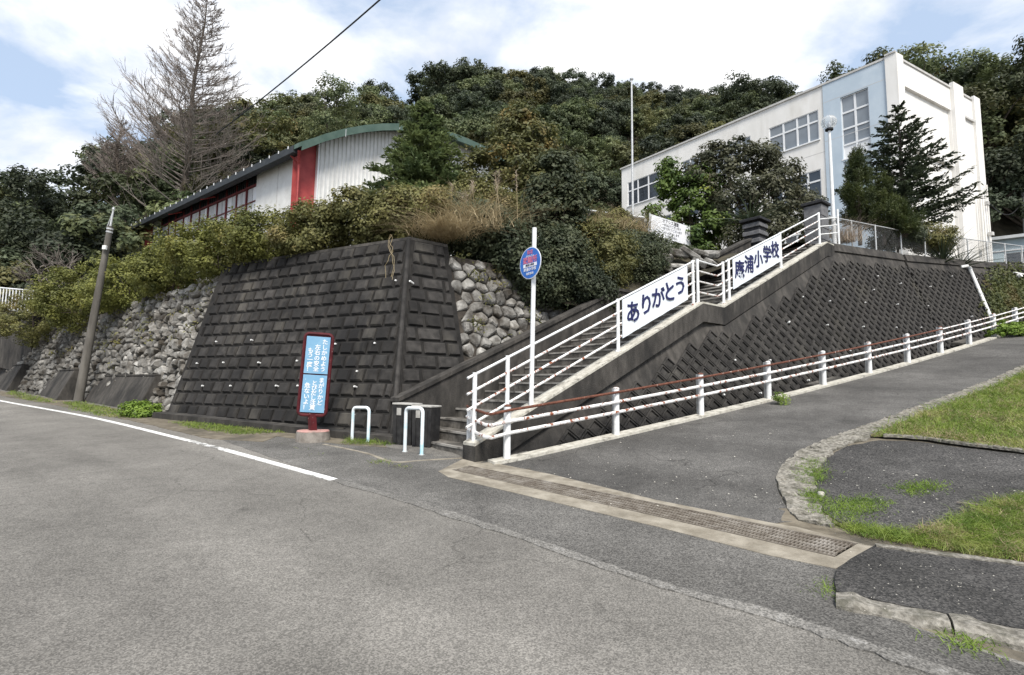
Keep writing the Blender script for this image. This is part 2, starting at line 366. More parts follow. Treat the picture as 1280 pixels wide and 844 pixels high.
class Face:
    """battered wall face: point(u, h) with u along d, h the height above z = 0"""
    def __init__(s, O, d, b):
        s.O = Vector((O[0], O[1], 0)); s.d = Vector((d[0], d[1], 0)).normalized(); s.b = b
        m = Vector((-s.d.y, s.d.x, 0)); s.m = m if m.y > 0 else -m
        s.n = (-s.m + Z * b).normalized(); s.up = (s.m * b + Z).normalized(); s.k = math.sqrt(1 + b * b)
    def p(s, u, h, off=0.0): return s.O + s.d * u + (s.m * s.b + Z) * h + s.n * off
    def u(s, x, y): return (Vector((x, y, 0)) - s.O).dot(s.d)
    def mtx(s, u, h, off=0.0):
        # local x along d (so that x, up, n are right handed), y up the slope, z outward
        x = s.d if s.d.cross(s.up).dot(s.n) > 0 else -s.d
        M = Matrix((x, s.up, s.n)).transposed().to_4x4(); M.translation = s.p(u, h, off); return M

# ------------------------------------------------------------------ ground sheets
big = [(-220, -120), (220, -120), (220, 160), (-220, 160)]
def zbase(x, y): return zg(x, y) - 0.5 if (-45 < x < 45 and -15 < y < 30) else -0.9
drape('ground', big, 0.0, MATS['dirt'], step=10.0, hf=zbase)
P0 = gp(490, 553); P1 = gp(203, 522); P2 = gp(0, 490)
LD = Vector((P2.x - P1.x, P2.y - P1.y)).normalized()
P3 = Vector((P2.x + LD.x * 16, P2.y + LD.y * 16, 0)); P3.z = zg(P3.x, P3.y)
grate_far = gp(560, 597); grate_near = gp(1045, 711)
kerb_a = gp(1035, 748); kerb_b = gp(1280, 828); kd = (kerb_b - kerb_a).normalized()
kerb_c = kerb_b + kd * 9
road = [(-60, -14), (14, -14), (kerb_c.x, kerb_c.y), (kerb_b.x, kerb_b.y), (kerb_a.x, kerb_a.y), (grate_near.x, grate_near.y), (grate_far.x, grate_far.y),
        (0.3, 7.9), (P0.x + 1.2, P0.y + 1.2), (P0.x, P0.y + 0.5), (P1.x, P1.y + 0.5), (P2.x, P2.y + 0.4), (P3.x, P3.y + 1), (-60, P3.y + 10)]
drape('road', road, 0.0, MATS['asphalt'], step=0.6)
# darker resurfaced apron in front of the steps, reaching along the grate
ap_px = [(252, 541), (330, 545), (400, 549), (470, 556), (520, 566), (588, 573), (560, 596), (690, 628), (820, 659), (960, 694), (1045, 712), (1060, 722), (1066, 738), (1050, 752), (1280, 834), (1420, 884),
         (1330, 890), (1150, 832), (1050, 798), (960, 768), (860, 742), (760, 710), (640, 668), (560, 643), (480, 618), (415, 598), (330, 569)]
drape('apron', rough_line([gp(*p).xy for p in ap_px] + [gp(*ap_px[0]).xy], 0.012, 0.12)[:-1], 0.004, MATS['asphalt_dark'], step=0.6)
# dusty verge between the edge line and the walls
vg_px = [(0, 495), (60, 505), (140, 521), (220, 539), (262, 549), (330, 553), (345, 546), (430, 556), (482, 560), (480, 551), (400, 541), (300, 531), (203, 520), (100, 504), (0, 489)]
drape('verge', rough_line([gp(*p).xy for p in vg_px] + [gp(*vg_px[0]).xy], 0.03, 0.25)[:-1], 0.0085, MATS['dirt'], step=0.6)
# edge line
def strip(name, px, w, off, m, parent=None, wob=0.0):
    c = [Vector((gp(*p).x, gp(*p).y)) for p in px]; c = smooth_poly(c, 6)
    L, R = [], []
    for i, p in enumerate(c):
        t = (c[min(i + 1, len(c) - 1)] - c[max(i - 1, 0)]).normalized(); n = Vector((-t.y, t.x))
        ww = w + uni(-wob, wob); L.append(p + n * ww / 2); R.append(p - n * ww / 2)
    return drape(name, L + R[::-1], off, m, step=0.8, parent=parent)
road_o = bpy.data.objects['road']
strip('edge_line', [(-60, 488), (0, 501), (110, 521), (220, 547), (236, 551)], 0.105, 0.004, MATS['road_paint'], road_o)
strip('edge_line', [(279, 562), (330, 576), (370, 587), (417, 600)], 0.105, 0.0075, MATS['road_paint'], road_o)
strip('worn_edge_line', [(237, 551.3), (278, 561.7)], 0.105, 0.0075, MATS['road_paint_mid'], road_o)
strip('worn_edge_line', [(420, 601), (480, 618), (560, 643), (640, 668), (760, 710), (860, 742), (960, 768), (1050, 798), (1150, 832), (1330, 890)], 0.11, 0.0085, MATS['road_paint_worn'], road_o, wob=0.04)

# ------------------------------------------------------------------ the drive and what lies right of it
gl = lambda s, o: G0 + GD * s + GNV * o
drv_r = [(1000, 652), (985, 637), (971, 606), (982, 580), (1018, 556), (1080, 534), (1150, 508), (1220, 483), (1280, 457)]
drv = [gp(*p).xy for p in drv_r]; dl = (drv[-1] - drv[-2]).normalized()
drv_pts = smooth_poly(drv, 5) + [drv[-1] + dl * 14]
drive = [(gl(-0.5, 0.1)), gp(600, 577).xy, gp(690, 594).xy, gp(820, 627).xy, gp(960, 655).xy] + drv_pts + [gl(42, 0.1)]
drape('driveway', drive, 0.005, MATS['asphalt_drive'], step=0.6)
inner_px = [(1040, 660), (1028, 636), (1017, 606), (1030, 577), (1056, 559), (1100, 543), (1170, 513), (1240, 487), (1280, 469)]
inn = [gp(*p).xy for p in inner_px]; inn_pts = smooth_poly(inn, 5) + [inn[-1] + dl * 14]
border = rough_line(drv_pts, 0.02, 0.1) + rough_line(inn_pts[::-1], 0.04, 0.1)
drape('stone_border', border, 0.026, MATS['rubble_kerb'], step=0.12, jitter=0.016)
pad_px = [(1028, 640), (1017, 610), (1030, 578), (1056, 559), (1100, 551), (1150, 553), (1200, 560), (1290, 570), (1420, 585), (1400, 660), (1290, 700), (1180, 680), (1100, 668), (1050, 655)]
drape('asphalt_pad', rough_line([gp(*p).xy for p in pad_px] + [gp(*pad_px[0]).xy], 0.02, 0.15)[:-1], 0.008, MATS['asphalt_pad'], step=0.5)
def zl(x, y): return zg(x, y)
lawn1_px = [(1100, 546), (1170, 518), (1240, 493), (1280, 478)]
far1 = [p for p in inn_pts[:-1] if p.x > gp(1090, 548).x]
lawn1 = far1 + [far1[-1] + dl * 4, far1[-1] + dl * 4 + Vector((3, -5)), gp(1330, 575).xy, gp(1280, 568).xy, gp(1200, 557).xy, gp(1150, 550).xy]
drape('lawn_upper', lawn1, 0.05, MATS['lawn_soil'], step=0.5)
lawn2_px = [(1040, 655), (1100, 667), (1150, 671), (1185, 664), (1215, 645), (1250, 632), (1300, 622), (1420, 612), (1420, 740), (1290, 704), (1180, 688), (1080, 672)]
drape('lawn_lower', [gp(*p).xy for p in lawn2_px], 0.02, MATS['lawn_soil'], step=0.5)
pav_px = [(1052, 738), (1062, 712), (1095, 686), (1160, 696), (1280, 713), (1420, 742)]
_ka = gp(1045, 744, 0.03); _kb = gp(1285, 795, 0.03); _kd = (_kb - _ka).normalized(); _kn = Vector((-_kd.y, _kd.x, 0))
_kn = _kn if _kn.y > 0 else -_kn
drape('pavement', rough_line([(_ka + _kn * .06).xy] + [gp(1047, 716).xy] + [gp(*p).xy for p in pav_px[2:]] + [(_ka + _kd * 7 + _kn * .06).xy, (_ka + _kn * .06).xy], 0.01, 0.12)[:-1], 0.034, MATS['asphalt_pad'], step=0.5)
edg_px = [(1095, 688), (1160, 697), (1290, 714), (1430, 742)]
strip('pad_edging', [(1104, 548), (1150, 551), (1200, 558), (1280, 568), (1400, 584)], 0.09, 0.06, MATS['rubble_kerb'], wob=0.03)
strip('lawn_edging', edg_px, 0.07, 0.045, MATS['rubble_kerb'], wob=0.02)

# rough kerb stones along the pavement, each its own stone
kerb = empty('kerb', (kerb_a.x, kerb_a.y, kerb_a.z)); tag(kerb, kind='structure')
ka = gp(1045, 744, 0.03); kb = gp(1285, 795, 0.03); kdir = (kb - ka).normalized(); klen = (kb - ka).length + 4.5
kn = Vector((-kdir.y, kdir.x, 0)).normalized()
t = 0.0
while t < klen:
    ln = uni(0.52, 0.6); c0 = ka + kdir * t; a = []
    ns = 6; V = []; F = []
    for i in range(ns + 1):
        q = ka + kdir * (t + (ln - 0.012) * i / ns); base = zg(q.x, q.y)
        w0, w1 = 0.125 + uni(-.02, .02), 0.085 + uni(-.02, .02); tz = 0.04 + uni(-.008, .010)
        for dx, dz in ((-w0 - .02, -0.08), (-w0, tz - 0.025), (-w0 + 0.03 + uni(0, .02), tz), (0.0, tz + uni(-.004, .006)), (w1, tz - 0.008), (w1 + 0.01, -0.08)):
            V.append((q.x + kn.x * dx, q.y + kn.y * dx, base + dz))
    for i in range(ns):
        for k in range(5): F.append((i * 6 + k, i * 6 + k + 1, (i + 1) * 6 + k + 1, (i + 1) * 6 + k))
    mb = MB(); mb.add(V, F + [(0, 1, 2, 3, 4, 5), tuple(ns * 6 + k for k in range(6))]); mb.build('kerb_stone', MATS['rubble_kerb'], kerb)
    t += ln

# concrete channel with steel grating across the mouth of the drive
gTL, gTR, gBR, gBL = gp(586, 583), gp(1071, 681), gp(1044, 697), gp(566, 588)      # corners of the grating
ga = (gTL + gBL) / 2; gb = (gTR + gBR) / 2; glen = (gb - ga).length
def grate_pt(t, o, dz=0.0):                 # t metres along, o from -1 (road side) to 1 (drive side)
    f_ = t / glen; lo_ = gBL.lerp(gBR, f_); hi_ = gTL.lerp(gTR, f_); q = lo_.lerp(hi_, (o + 1) / 2); return Vector((q.x, q.y, zg(q.x, q.y) + dz))
def cpoly(lo_, hi_, off):                   # concrete strip between two lines
    drape('concrete_channel', lo_ + hi_[::-1], off, MATS['concrete_strip'], step=0.4)
eA, eB = 0.0, glen
cpoly([gp(*p).xy for p in ((548, 590), (560, 597), (690, 628), (820, 659), (960, 695), (1045, 712))], [grate_pt(-.12, -1.08).xy, grate_pt(glen * .25, -1.08).xy, grate_pt(glen * .5, -1.08).xy, grate_pt(glen * .75, -1.08).xy, grate_pt(glen + .1, -1.08).xy], 0.008)
cpoly([grate_pt(-.12, 1.08).xy, grate_pt(glen * .25, 1.08).xy, grate_pt(glen * .5, 1.08).xy, grate_pt(glen * .75, 1.08).xy, grate_pt(glen + .1, 1.08).xy], [gp(*p).xy for p in ((583, 572), (600, 576), (690, 594), (820, 626), (960, 654), (1000, 661), (1092, 685))], 0.0095)
cpoly([gp(548, 590).xy, gp(583, 572).xy], [grate_pt(-.12, -1.08).xy, grate_pt(-.12, 1.08).xy], 0.0075)
cpoly([grate_pt(glen + .1, -1.08).xy, grate_pt(glen + .1, 1.08).xy], [gp(1045, 712).xy, gp(1092, 685).xy], 0.0085)
cpoly([grate_pt(-.12, -1.08).xy, grate_pt(-.12, 1.08).xy], [grate_pt(-.005, -1.08).xy, grate_pt(-.005, 1.08).xy], 0.0078)
cpoly([grate_pt(glen + .005, -1.08).xy, grate_pt(glen + .005, 1.08).xy], [grate_pt(glen + .1, -1.08).xy, grate_pt(glen + .1, 1.08).xy], 0.0088)
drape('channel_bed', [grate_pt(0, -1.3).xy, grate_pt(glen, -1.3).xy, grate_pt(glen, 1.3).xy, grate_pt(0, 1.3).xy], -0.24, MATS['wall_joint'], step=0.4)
for o in (-1.07, 1.07):
    cw = MB(); w_ = .05
    cw.hexa([grate_pt(-.01, o - w_, -.3), grate_pt(glen + .01, o - w_, -.3), grate_pt(glen + .01, o + w_, -.3), grate_pt(-.01, o + w_, -.3), grate_pt(-.01, o - w_, .004), grate_pt(glen + .01, o - w_, .004), grate_pt(glen + .01, o + w_, .004), grate_pt(-.01, o + w_, .004)])
    tag(cw.build('channel_side', MATS['dark_concrete']), kind='structure')
mat('grate_steel', (0.15, 0.125, 0.10), (0.27, 0.24, 0.20), scale=12, rough=0.65, metal=0.3, c3=(0.36, 0.33, 0.29), s3=5, lo3=0.5, hi3=0.7)
grate = empty('drain_grating', ga, 'long weathered steel drain grating set in concrete across the drive mouth', 'drain grating')
def bar(name, t0, t1, o0, o1, z0, z1):
    MB().hexa([grate_pt(t0, o0, z0), grate_pt(t1, o0, z0), grate_pt(t1, o1, z0), grate_pt(t0, o1, z0), grate_pt(t0, o0, z1), grate_pt(t1, o0, z1), grate_pt(t1, o1, z1), grate_pt(t0, o1, z1)]).build(name, MATS['grate_steel'], grate)
for o in (-.98, .98): bar('frame_bar', 0, glen, o - .035, o + .035, -.02, .012)
for k in range(4): o = -.6 + k * .4; bar('long_bar', .02, glen - .02, o - .045, o + .045, -.006, .009)
nb = 150
for k in range(nb):
    t = 0.03 + (glen - 0.06) * k / (nb - 1); bar('cross_bar', t - .0035, t + .0035, -.94, .94, -.004, .0055)
# thin edging of the paved corner in front of the steps
strip('corner_edging', [(405, 556), (457, 567), (490, 578), (530, 576), (582, 573)], 0.05, 0.012, MATS['concrete_strip'], wob=0.025)

drape('verge', [gl(-0.4, 0.0), gl(42, 0.0), (60, 20), (60, -14), (kerb_c.x, kerb_c.y), (ka.x, ka.y), gp(1045, 712).xy, gp(1092, 686).xy, gp(1000, 662).xy, gp(820, 627).xy, gp(600, 577).xy], -0.004, MATS['dirt'], step=0.6)
# kerb under the guard rail and the ditch behind it
gk = MB()
n = 44
for i in range(n):
    s0, s1 = -0.25 + i * 0.5, -0.25 + (i + 1) * 0.5
    q = [gl(s0, -0.09), gl(s1, -0.09), gl(s1, 0.11), gl(s0, 0.11)]
    gk.hexa([(p.x, p.y, zg(p.x, p.y) - 0.45) for p in q] + [(p.x, p.y, zg(p.x, p.y) + 0.045) for p in q])
tag(gk.build('ditch_kerb', MATS['kerb_pale']), kind='structure')
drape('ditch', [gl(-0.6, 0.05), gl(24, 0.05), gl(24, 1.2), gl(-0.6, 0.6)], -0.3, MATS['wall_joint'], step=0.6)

# ------------------------------------------------------------------ stones, blocks
def clip_poly(poly, a, b, c):
    out = []; n = len(poly)
    for i in range(n):
        p, q = poly[i], poly[(i + 1) % n]; dp = a * p[0] + b * p[1] - c; dq = a * q[0] + b * q[1] - c
        if dp <= 0: out.append(p)
        if dp * dq < 0:
            t = dp / (dp - dq); out.append((p[0] + (q[0] - p[0]) * t, p[1] + (q[1] - p[1]) * t))
    return out
def voronoi(sites, R):
    S = np.array(sites); cells = []
    for i, s in enumerate(S):
        d = np.hypot(*(S - s).T); nb_ = [j for j in np.argsort(d)[1:16] if d[j] < 2 * R]
        poly = [(s[0] - R, s[1] - R), (s[0] + R, s[1] - R), (s[0] + R, s[1] + R), (s[0] - R, s[1] + R)]
        for j in nb_:
            q = S[j]; a, b = q - s; c = (q @ q - s @ s) / 2; poly = clip_poly(poly, a, b, c)
            if len(poly) < 3: break
        cells.append(poly)
    return cells
def stone_solid(poly, c, shrink, depth, rnd, sharp=False):
    """rounded stone from a cell outline: rings in local (x, y, z) about c"""
    n = len(poly); P = [(p[0] - c[0], p[1] - c[1]) for p in poly]
    Q = []
    for i in range(n):          # cut corners
        a, b = P[i], P[(i + 1) % n]
        if sharp: Q += [(a[0] * .93 + b[0] * .07, a[1] * .93 + b[1] * .07), (a[0] * .5 + b[0] * .5 + uni(-.008, .008), a[1] * .5 + b[1] * .5 + uni(-.008, .008))]; continue
        Q += [(a[0] * .78 + b[0] * .22, a[1] * .78 + b[1] * .22), (a[0] * .22 + b[0] * .78, a[1] * .22 + b[1] * .78)]
    N = len(Q); V = []; F = []
    tl = (uni(-.3, .3), uni(-.3, .3)) if not sharp else (uni(-.9, .9), uni(-.7, .7))
    for s, z in ((shrink, -0.06), (shrink, depth * .35), (shrink * (.93 - rnd * .08), depth * .72), (shrink * (.72 - rnd * .1), depth)):
        for q in Q:
            j = 1 + uni(-.04, .04); V.append((q[0] * s * j, q[1] * s * j, z + (q[0] * tl[0] + q[1] * tl[1]) * (0.35 if z > 0 else 0)))
    for r in range(3):
        for k in range(N): F.append((r * N + k, r * N + (k + 1) % N, (r + 1) * N + (k + 1) % N, (r + 1) * N + k))
    F.append(tuple(3 * N + k for k in range(N)))
    return V, F
def place_stones(face, cells, sites, parent, m, name, keep, shrink, depth, rnd, limit=300):
    items = []
    for poly, c in zip(cells, sites):
        if len(poly) < 3: continue
        cx = sum(p[0] for p in poly) / len(poly); cy = sum(p[1] for p in poly) / len(poly)
        if not keep(cx, cy / face.k): continue
        M = face.mtx(cx, cy / face.k); items.append(((M.translation - CAM).length, poly, (cx, cy), M))
    items.sort(key=lambda i: i[0])
    flip = -1 if face.mtx(0, 0).col[0].xyz.dot(face.d) < 0 else 1
    off = woff(parent); rest = MB()
    for k, (_, poly, c, M) in enumerate(items):
        V, F = stone_solid([(p[0] * flip, p[1]) for p in poly], (c[0] * flip, c[1]), shrink + uni(-.03, .02), depth * uni(.6, 1.45), rnd, rnd < .4)
        W = [M @ Vector(v) for v in V]
        if k < limit:
            mb = MB(); mb.add(W, F); mb.build(name, m, parent, smooth=rnd >= .4)
        else: rest.add(W, F)
    if rest.v: tag(rest.build('stone_field', m, parent, smooth=True), kind='stuff')
    return len(items)

# block retaining wall below the hall -------------------------------------------------
FD = Vector((P1.x - P0.x, P1.y - P0.y)).normalized(); LEN = (P1 - P0).length
FR = Face((P0.x, P0.y), FD, 0.33)                 # front, u grows to the left
RT = Face((P0.x, P0.y), SD, 0.33)                 # return along the steps, u grows to the right
HT = 4.12
# corner edge: common line of both faces
def corner(h):
    A_ = Matrix(((FR.m.x, FR.m.y), (RT.m.x, RT.m.y))); o = A_.inverted() @ Vector((0.33 * h, 0.33 * h)); return Vector((P0.x + o.x, P0.y + o.y, h))
def uc(face, h): c = corner(h); return (c - face.p(0, h)).dot(face.d)
bw = empty('block_retaining_wall', P0, 'tall dark stepped-block retaining wall behind the blue sign', 'retaining wall')
RTL = 1.75
core = MB()
def wall_core(mb, face, ua, ub, h0, h1, th, steps=1):
    """solid slab whose front is the battered face; ua(h), ub(h) its ends"""
    P = []
    for h in (h0, h1):
        P += [face.p(ua(h), h), face.p(ub(h), h), face.p(ub(h), h) + face.m * th, face.p(ua(h), h) + face.m * th]
    mb.hexa(P)
wall_core(core, FR, lambda h: uc(FR, h), lambda h: LEN + 0.05 * h, -0.6, HT, 0.7)
wall_core(core, RT, lambda h: uc(RT, h), lambda h: RTL + 0.02 * h, -0.6, HT, 0.7)
core.build('wall_body', MATS['wall_joint'], bw)
blk_cache = {}
def block_mesh(w, h, d, var):
    key = (round(w, 2), round(h, 2), var)
    if key not in blk_cache:
        mb = MB(); r = random.Random(hash(key)); j = lambda: r.uniform(-.006, .006)
        a, b = w / 2, h / 2; c = 0.022; P = []
        for ww, hh, z in ((a, b, -0.05), (a, b, d * .35), (a - c, b - c, d)):
            P += [(-ww + j(), -hh + j(), z), (ww + j(), -hh + j(), z), (ww + j(), hh + j(), z + j()), (-ww + j(), hh + j(), z + j())]
        F = [(8, 9, 10, 11)]
        for r_ in range(2):
            for k in range(4): F.append((r_ * 4 + k, r_ * 4 + (k + 1) % 4, (r_ + 1) * 4 + (k + 1) % 4, (r_ + 1) * 4 + k))
        me = bpy.data.meshes.new('block'); me.from_pydata(P, [], F); me.update(); me.materials.append(MATS['wall_block']); blk_cache[key] = me
    return blk_cache[key]
RP = HT / 15.0; BWD = 0.36
items = []
for face, ulen, wd, sgn in ((FR, LEN, BWD, 1), (RT, RTL, 0.45, 1)):
    for r in range(15):
        h = (r + 0.5) * RP; u0 = uc(face, h) + 0.075; u1 = ulen - 0.03
        u = u0; first = True
        while u < u1 - 0.06:
            w = (wd * 0.5 if (first and r % 2) else wd) * (1.0 if face is FR else uni(.85, 1.25)); w = min(w, u1 - u); first = False
            if zg(*face.p(u, h).xy) < h + 0.5 * RP and w > 0.07:
                items.append((face, u + w / 2, h, w - 0.068))
            u += w
items.sort(key=lambda i: (i[0].p(i[1], i[2]) - CAM).length - (1.2 if i[0] is FR else 0))
restb = MB(); boff = woff(bw)
for k, (face, u, h, w) in enumerate(items):
    me = block_mesh(round(w / 0.03) * 0.03, RP * face.k - 0.050, 0.044, k % 4); M = face.mtx(u, h, uni(-.005, .006))
    M = M @ Matrix.Rotation(uni(-.012, .012), 4, 'Z')
    if k < 300:
        o = link('block', me, bw); M.translation = M.translation - boff; o.matrix_local = M
    else:
        restb.add([M @ v.co for v in me.vertices], [tuple(p.vertices) for p in me.polygons])
tag(restb.build('block_field', MATS['wall_block'], bw), kind='stuff')
MB().tube([corner(h) + (FR.n + RT.n) * 0.01 for h in (-0.3, HT)], 0.045, 6).build('corner_rib', MATS['wall_block'], bw)
cp = MB()
wall_core(cp, FR, lambda h: uc(FR, h), lambda h: LEN + 0.2, HT + 0.003, HT + 0.07, 0.3); wall_core(cp, RT, lambda h: uc(RT, h) , lambda h: RTL + 0.08, HT + 0.004, HT + 0.075, 0.3)
cp.build('coping', MATS['dark_concrete'], bw)
toe = MB()
for i in range(12):
    ua, ub = -0.15 + (LEN + 0.2) * i / 12, -0.15 + (LEN + 0.2) * (i + 1) / 12
    q = [FR.p(ua, 0) - FR.m * 0.2, FR.p(ub, 0) - FR.m * 0.2, FR.p(ub, 0) + FR.m * 0.1, FR.p(ua, 0) + FR.m * 0.1]
    toe.hexa([(p.x, p.y, zg(p.x, p.y) - 0.3) for p in q] + [(p.x, p.y, zg(p.x, p.y) + 0.13) for p in q])
toe.build('toe_kerb', MATS['dark_concrete'], bw, bevel=0.0)
weep = bpy.data.meshes.new('weep_pipe')
_w = MB(); _w.tube([(0, 0, -0.05), (0, -0.008, 0.075)], 0.019, 8); weep.from_pydata(_w.v, [], _w.f); weep.materials.append(MATS['pvc'])
def weep_at(face, u, h, parent):
    o = link('weep_pipe', weep, parent); M = face.mtx(u, h, 0.0); M.translation = M.translation - woff(parent); o.matrix_local = M
def on_face(face, px, py):
    d = ray(px, py); n_ = face.n; t = (face.p(0, 0) - CAM).dot(n_) / d.dot(n_); p = CAM + d * t; return face.u(p.x - face.m.x * face.b * p.z, p.y - face.m.y * face.b * p.z), p.z
for px, py in ((273, 428), (317, 426), (249, 455), (282, 454), (326, 454), (374, 452), (256, 483), (291, 483), (348, 483), (375, 483), (471, 430), (446, 484), (422, 431), (445, 519), (497, 352), (449, 465), (515, 353)):
    u, h = on_face(FR, px, py); weep_at(FR, u, h, bw)

# rubble retaining wall further along the road ---------------------------------------------
_lm = Vector((-LD.y, LD.x)); _lm = _lm if _lm.y > 0 else -_lm
LR = Face((P1.x + _lm.x * .55, P1.y + _lm.y * .55), LD, 0.26); LLEN = (Vector((P3.x, P3.y)) - Vector((P1.x, P1.y))).length
rw = empty('rubble_retaining_wall', P1, 'sloping wall of pale rough stones beside the leaning utility pole', 'retaining wall')
def ltop(u): return max(4.02 - u * 0.066, 2.4)
def lend(h): return (FR.p(LEN, h) - LR.p(0, h)).dot(LR.d)
core = MB()
for i in range(10):
    a, b = LLEN * i / 10, LLEN * (i + 1) / 10; P = []
    for h in (0, 1):
        for u, dd in ((a, 0), (b, 0), (b, 0.6), (a, 0.6)):
            hh = ltop(u) if h else -0.5; ux = u if u > 0 else lend(hh); P.append(LR.p(ux, hh) + LR.m * dd)
    core.hexa(P)
core.build('wall_body', MATS['rubble_earth'], rw)
sites = []
gsx, gsy = 0.30, 0.20
for j in range(int(4.5 / gsy) + 1):
    for i in range(int(17 / gsx)):
        sites.append((i * gsx + (j % 2) * gsx / 2 + uni(-.11, .11) - 0.3, j * gsy + uni(-.07, .07)))
cells = voronoi(sites, 0.6)
nL = place_stones(LR, cells, sites, rw, MATS['rubble_stone'], 'stone', lambda u, h: u > lend(h) + 0.12 and h < ltop(u) - 0.02 and h > zg(*LR.p(u, h).xy) - 0.1, 0.86, 0.12, 0.0)

# rubble wall beside the steps ---------------------------------------------------------------
sw = empty('stairside_rubble_wall', RT.p(RTL, 0), 'rubble wall of rounded grey stones rising beside the steps', 'retaining wall')
def rtop(u): return 3.95 - max(0, u - 3.2) * 0.06
core = MB()
RB = Face(RT.O + RT.m * 0.06, SD, 0.33)
for i in range(8):
    a, b = 1.6 + 6.4 * i / 8, 1.6 + 6.4 * (i + 1) / 8
    core.hexa([RB.p(a, -.3), RB.p(b, -.3), RB.p(b, -.3) + RB.m * .6, RB.p(a, -.3) + RB.m * .6, RB.p(a, rtop(a)), RB.p(b, rtop(b)), RB.p(b, rtop(b)) + RB.m * .6, RB.p(a, rtop(a)) + RB.m * .6])
core.build('wall_body', MATS['rubble_earth'], sw)
sites = []
gs = 0.31
for j in range(16):
    for i in range(22):
        sites.append((1.5 + i * gs + (j % 2) * gs / 2 + uni(-.12, .12), 0.5 + j * gs * .86 + uni(-.1, .1)))
cells = voronoi(sites, 0.6)
place_stones(RB, cells, sites, sw, MATS['rubble_stone'], 'stone', lambda u, h: u > RTL + 0.1 and h < rtop(u) - 0.05 and h > 0.3 + 0.3 * (u - 2), 0.91, 0.085, 0.3)

# concrete buttresses at the foot of the rubble wall --------------------------------------------
def buttress(tl, tr, bl, br, label):
    A_, B_ = gp(*bl), gp(*br)              # base line of the front face
    d = (B_ - A_); d.z = 0; L = d.length; d.normalize(); inn_ = Vector((-d.y, d.x, 0)); inn_ = inn_ if inn_.y > 0 else -inn_
    mid = (A_ + B_) / 2
    top = at((tl[0] + tr[0]) / 2, (tl[1] + tr[1]) / 2, mid.y + 0.55).z
    e = empty('concrete_buttress', mid, label, 'buttress', 'buttresses along the rubble wall')
    off = inn_ * 0.5
    P = []
    P += [A_ - Z * .3, B_ - Z * .3, B_ - Z * .3 + inn_ * 1.5, A_ - Z * .3 + inn_ * 1.5]
    a2 = A_ + off; b2 = B_ + off; a2.z = top; b2.z = top
    P += [a2, b2, b2 + inn_ * 1.0, a2 + inn_ * 1.0]
    MB().hexa(P).build('body', MATS['dark_concrete'], e, bevel=0.015)
    c = MB(); q = [a2 - inn_ * .02 + Z * .003, b2 - inn_ * .02 + Z * .003, b2 + inn_ * .35 + Z * .003, a2 + inn_ * .35 + Z * .003]; c.hexa(q + [p + Z * .05 for p in q]); c.build('cap', MATS['dark_concrete'], e, bevel=0.01)
buttress((121, 469), (197, 472), (97, 502), (163, 514), 'widest dark concrete buttress, between the utility pole and the block wall')
buttress((45, 464), (86, 465), (28, 487), (63, 501), 'middle dark concrete buttress, beyond the utility pole')
buttress((-40, 460), (16, 461), (-60, 478), (2, 489), 'farthest dark concrete buttress, cut by the picture edge')

# ------------------------------------------------------------------ the steps
T1, T2, T3 = 5.85, 6.7, 12.6                       # end of lower flight, end of landing, top
Z1, Z3 = 2.92, 5.5
def zc(t):                                          # top of the right-hand kerb wall
    if t < T1: return 0.24 + (Z1 - 0.24) * t / T1
    if t < T2: return Z1
    return Z1 + (Z3 - Z1) * (t - T2) / (T3 - T2) if t < T3 else Z3
def sp(t, w, z): q = S0 + SD * t + SN * w; return Vector((q.x, q.y, z))
st = empty('staircase', sp(0, 1, 0), 'long concrete staircase with dark treads climbing to the school gate', 'staircase')
W = 2.1
def flight(t0, t1, z0, z1, nst):
    rz = (z1 - z0) / nst; rt = (t1 - t0) / nst
    for i in range(nst):
        a = t0 + i * rt; za = z0 + i * rz; zb = za + rz; w0, w1 = 0.1, W + .02
        s_ = MB().hexa([sp(a, w0, za - .5), sp(t1 if i == nst - 1 else a + rt + .12, w0, za - .5), sp(t1 if i == nst - 1 else a + rt + .12, w1, za - .5), sp(a, w1, za - .5),
                   sp(a, w0, zb), sp(t1 if i == nst - 1 else a + rt + .12, w0, zb), sp(t1 if i == nst - 1 else a + rt + .12, w1, zb), sp(a, w1, zb)]).build('step', MATS['step_concrete'], st)
        MB().hexa([sp(a - .012, w0 + .01, zb - .028), sp(a + .03, w0 + .01, zb - .028), sp(a + .03, w1 - .02, zb - .028), sp(a - .012, w1 - .02, zb - .028),
                   sp(a - .012, w0 + .01, zb + .004), sp(a + .03, w0 + .01, zb + .004), sp(a + .03, w1 - .02, zb + .004), sp(a - .012, w1 - .02, zb + .004)]).build('nosing', MATS['step_nosing'], s_)
flight(0.1, T1, -0.02, 2.8, 17)
MB().hexa([sp(T1, .1, 2.0), sp(T2 + .1, .1, 2.0), sp(T2 + .1, W, 2.0), sp(T1, W, 2.0), sp(T1, .1, 2.803), sp(T2 + .1, .1, 2.803), sp(T2 + .1, W, 2.803), sp(T1, W, 2.803)]).build('landing', MATS['step_concrete'], st)
flight(T2, T3, 2.8, 5.42, 16)
def stair_band(name, m, ws, zlo, zhi, ts):
    mb = MB(); n_ = len(ts)
    V = []
    for t in ts: V += [sp(t, ws[0], zlo(t)), sp(t, ws[1], zlo(t)), sp(t, ws[1], zhi(t)), sp(t, ws[0], zhi(t))]
    F = [(0, 1, 2, 3), tuple((n_ - 1) * 4 + k for k in (3, 2, 1, 0))]
    for i in range(n_ - 1):
        for k in range(4): F.append((i * 4 + k, (i + 1) * 4 + k, (i + 1) * 4 + (k + 1) % 4, i * 4 + (k + 1) % 4))
    mb.add(V, F); return mb.build(name, m, st)
ts = [0.0, T1, T2, T3, T3 + 0.5]
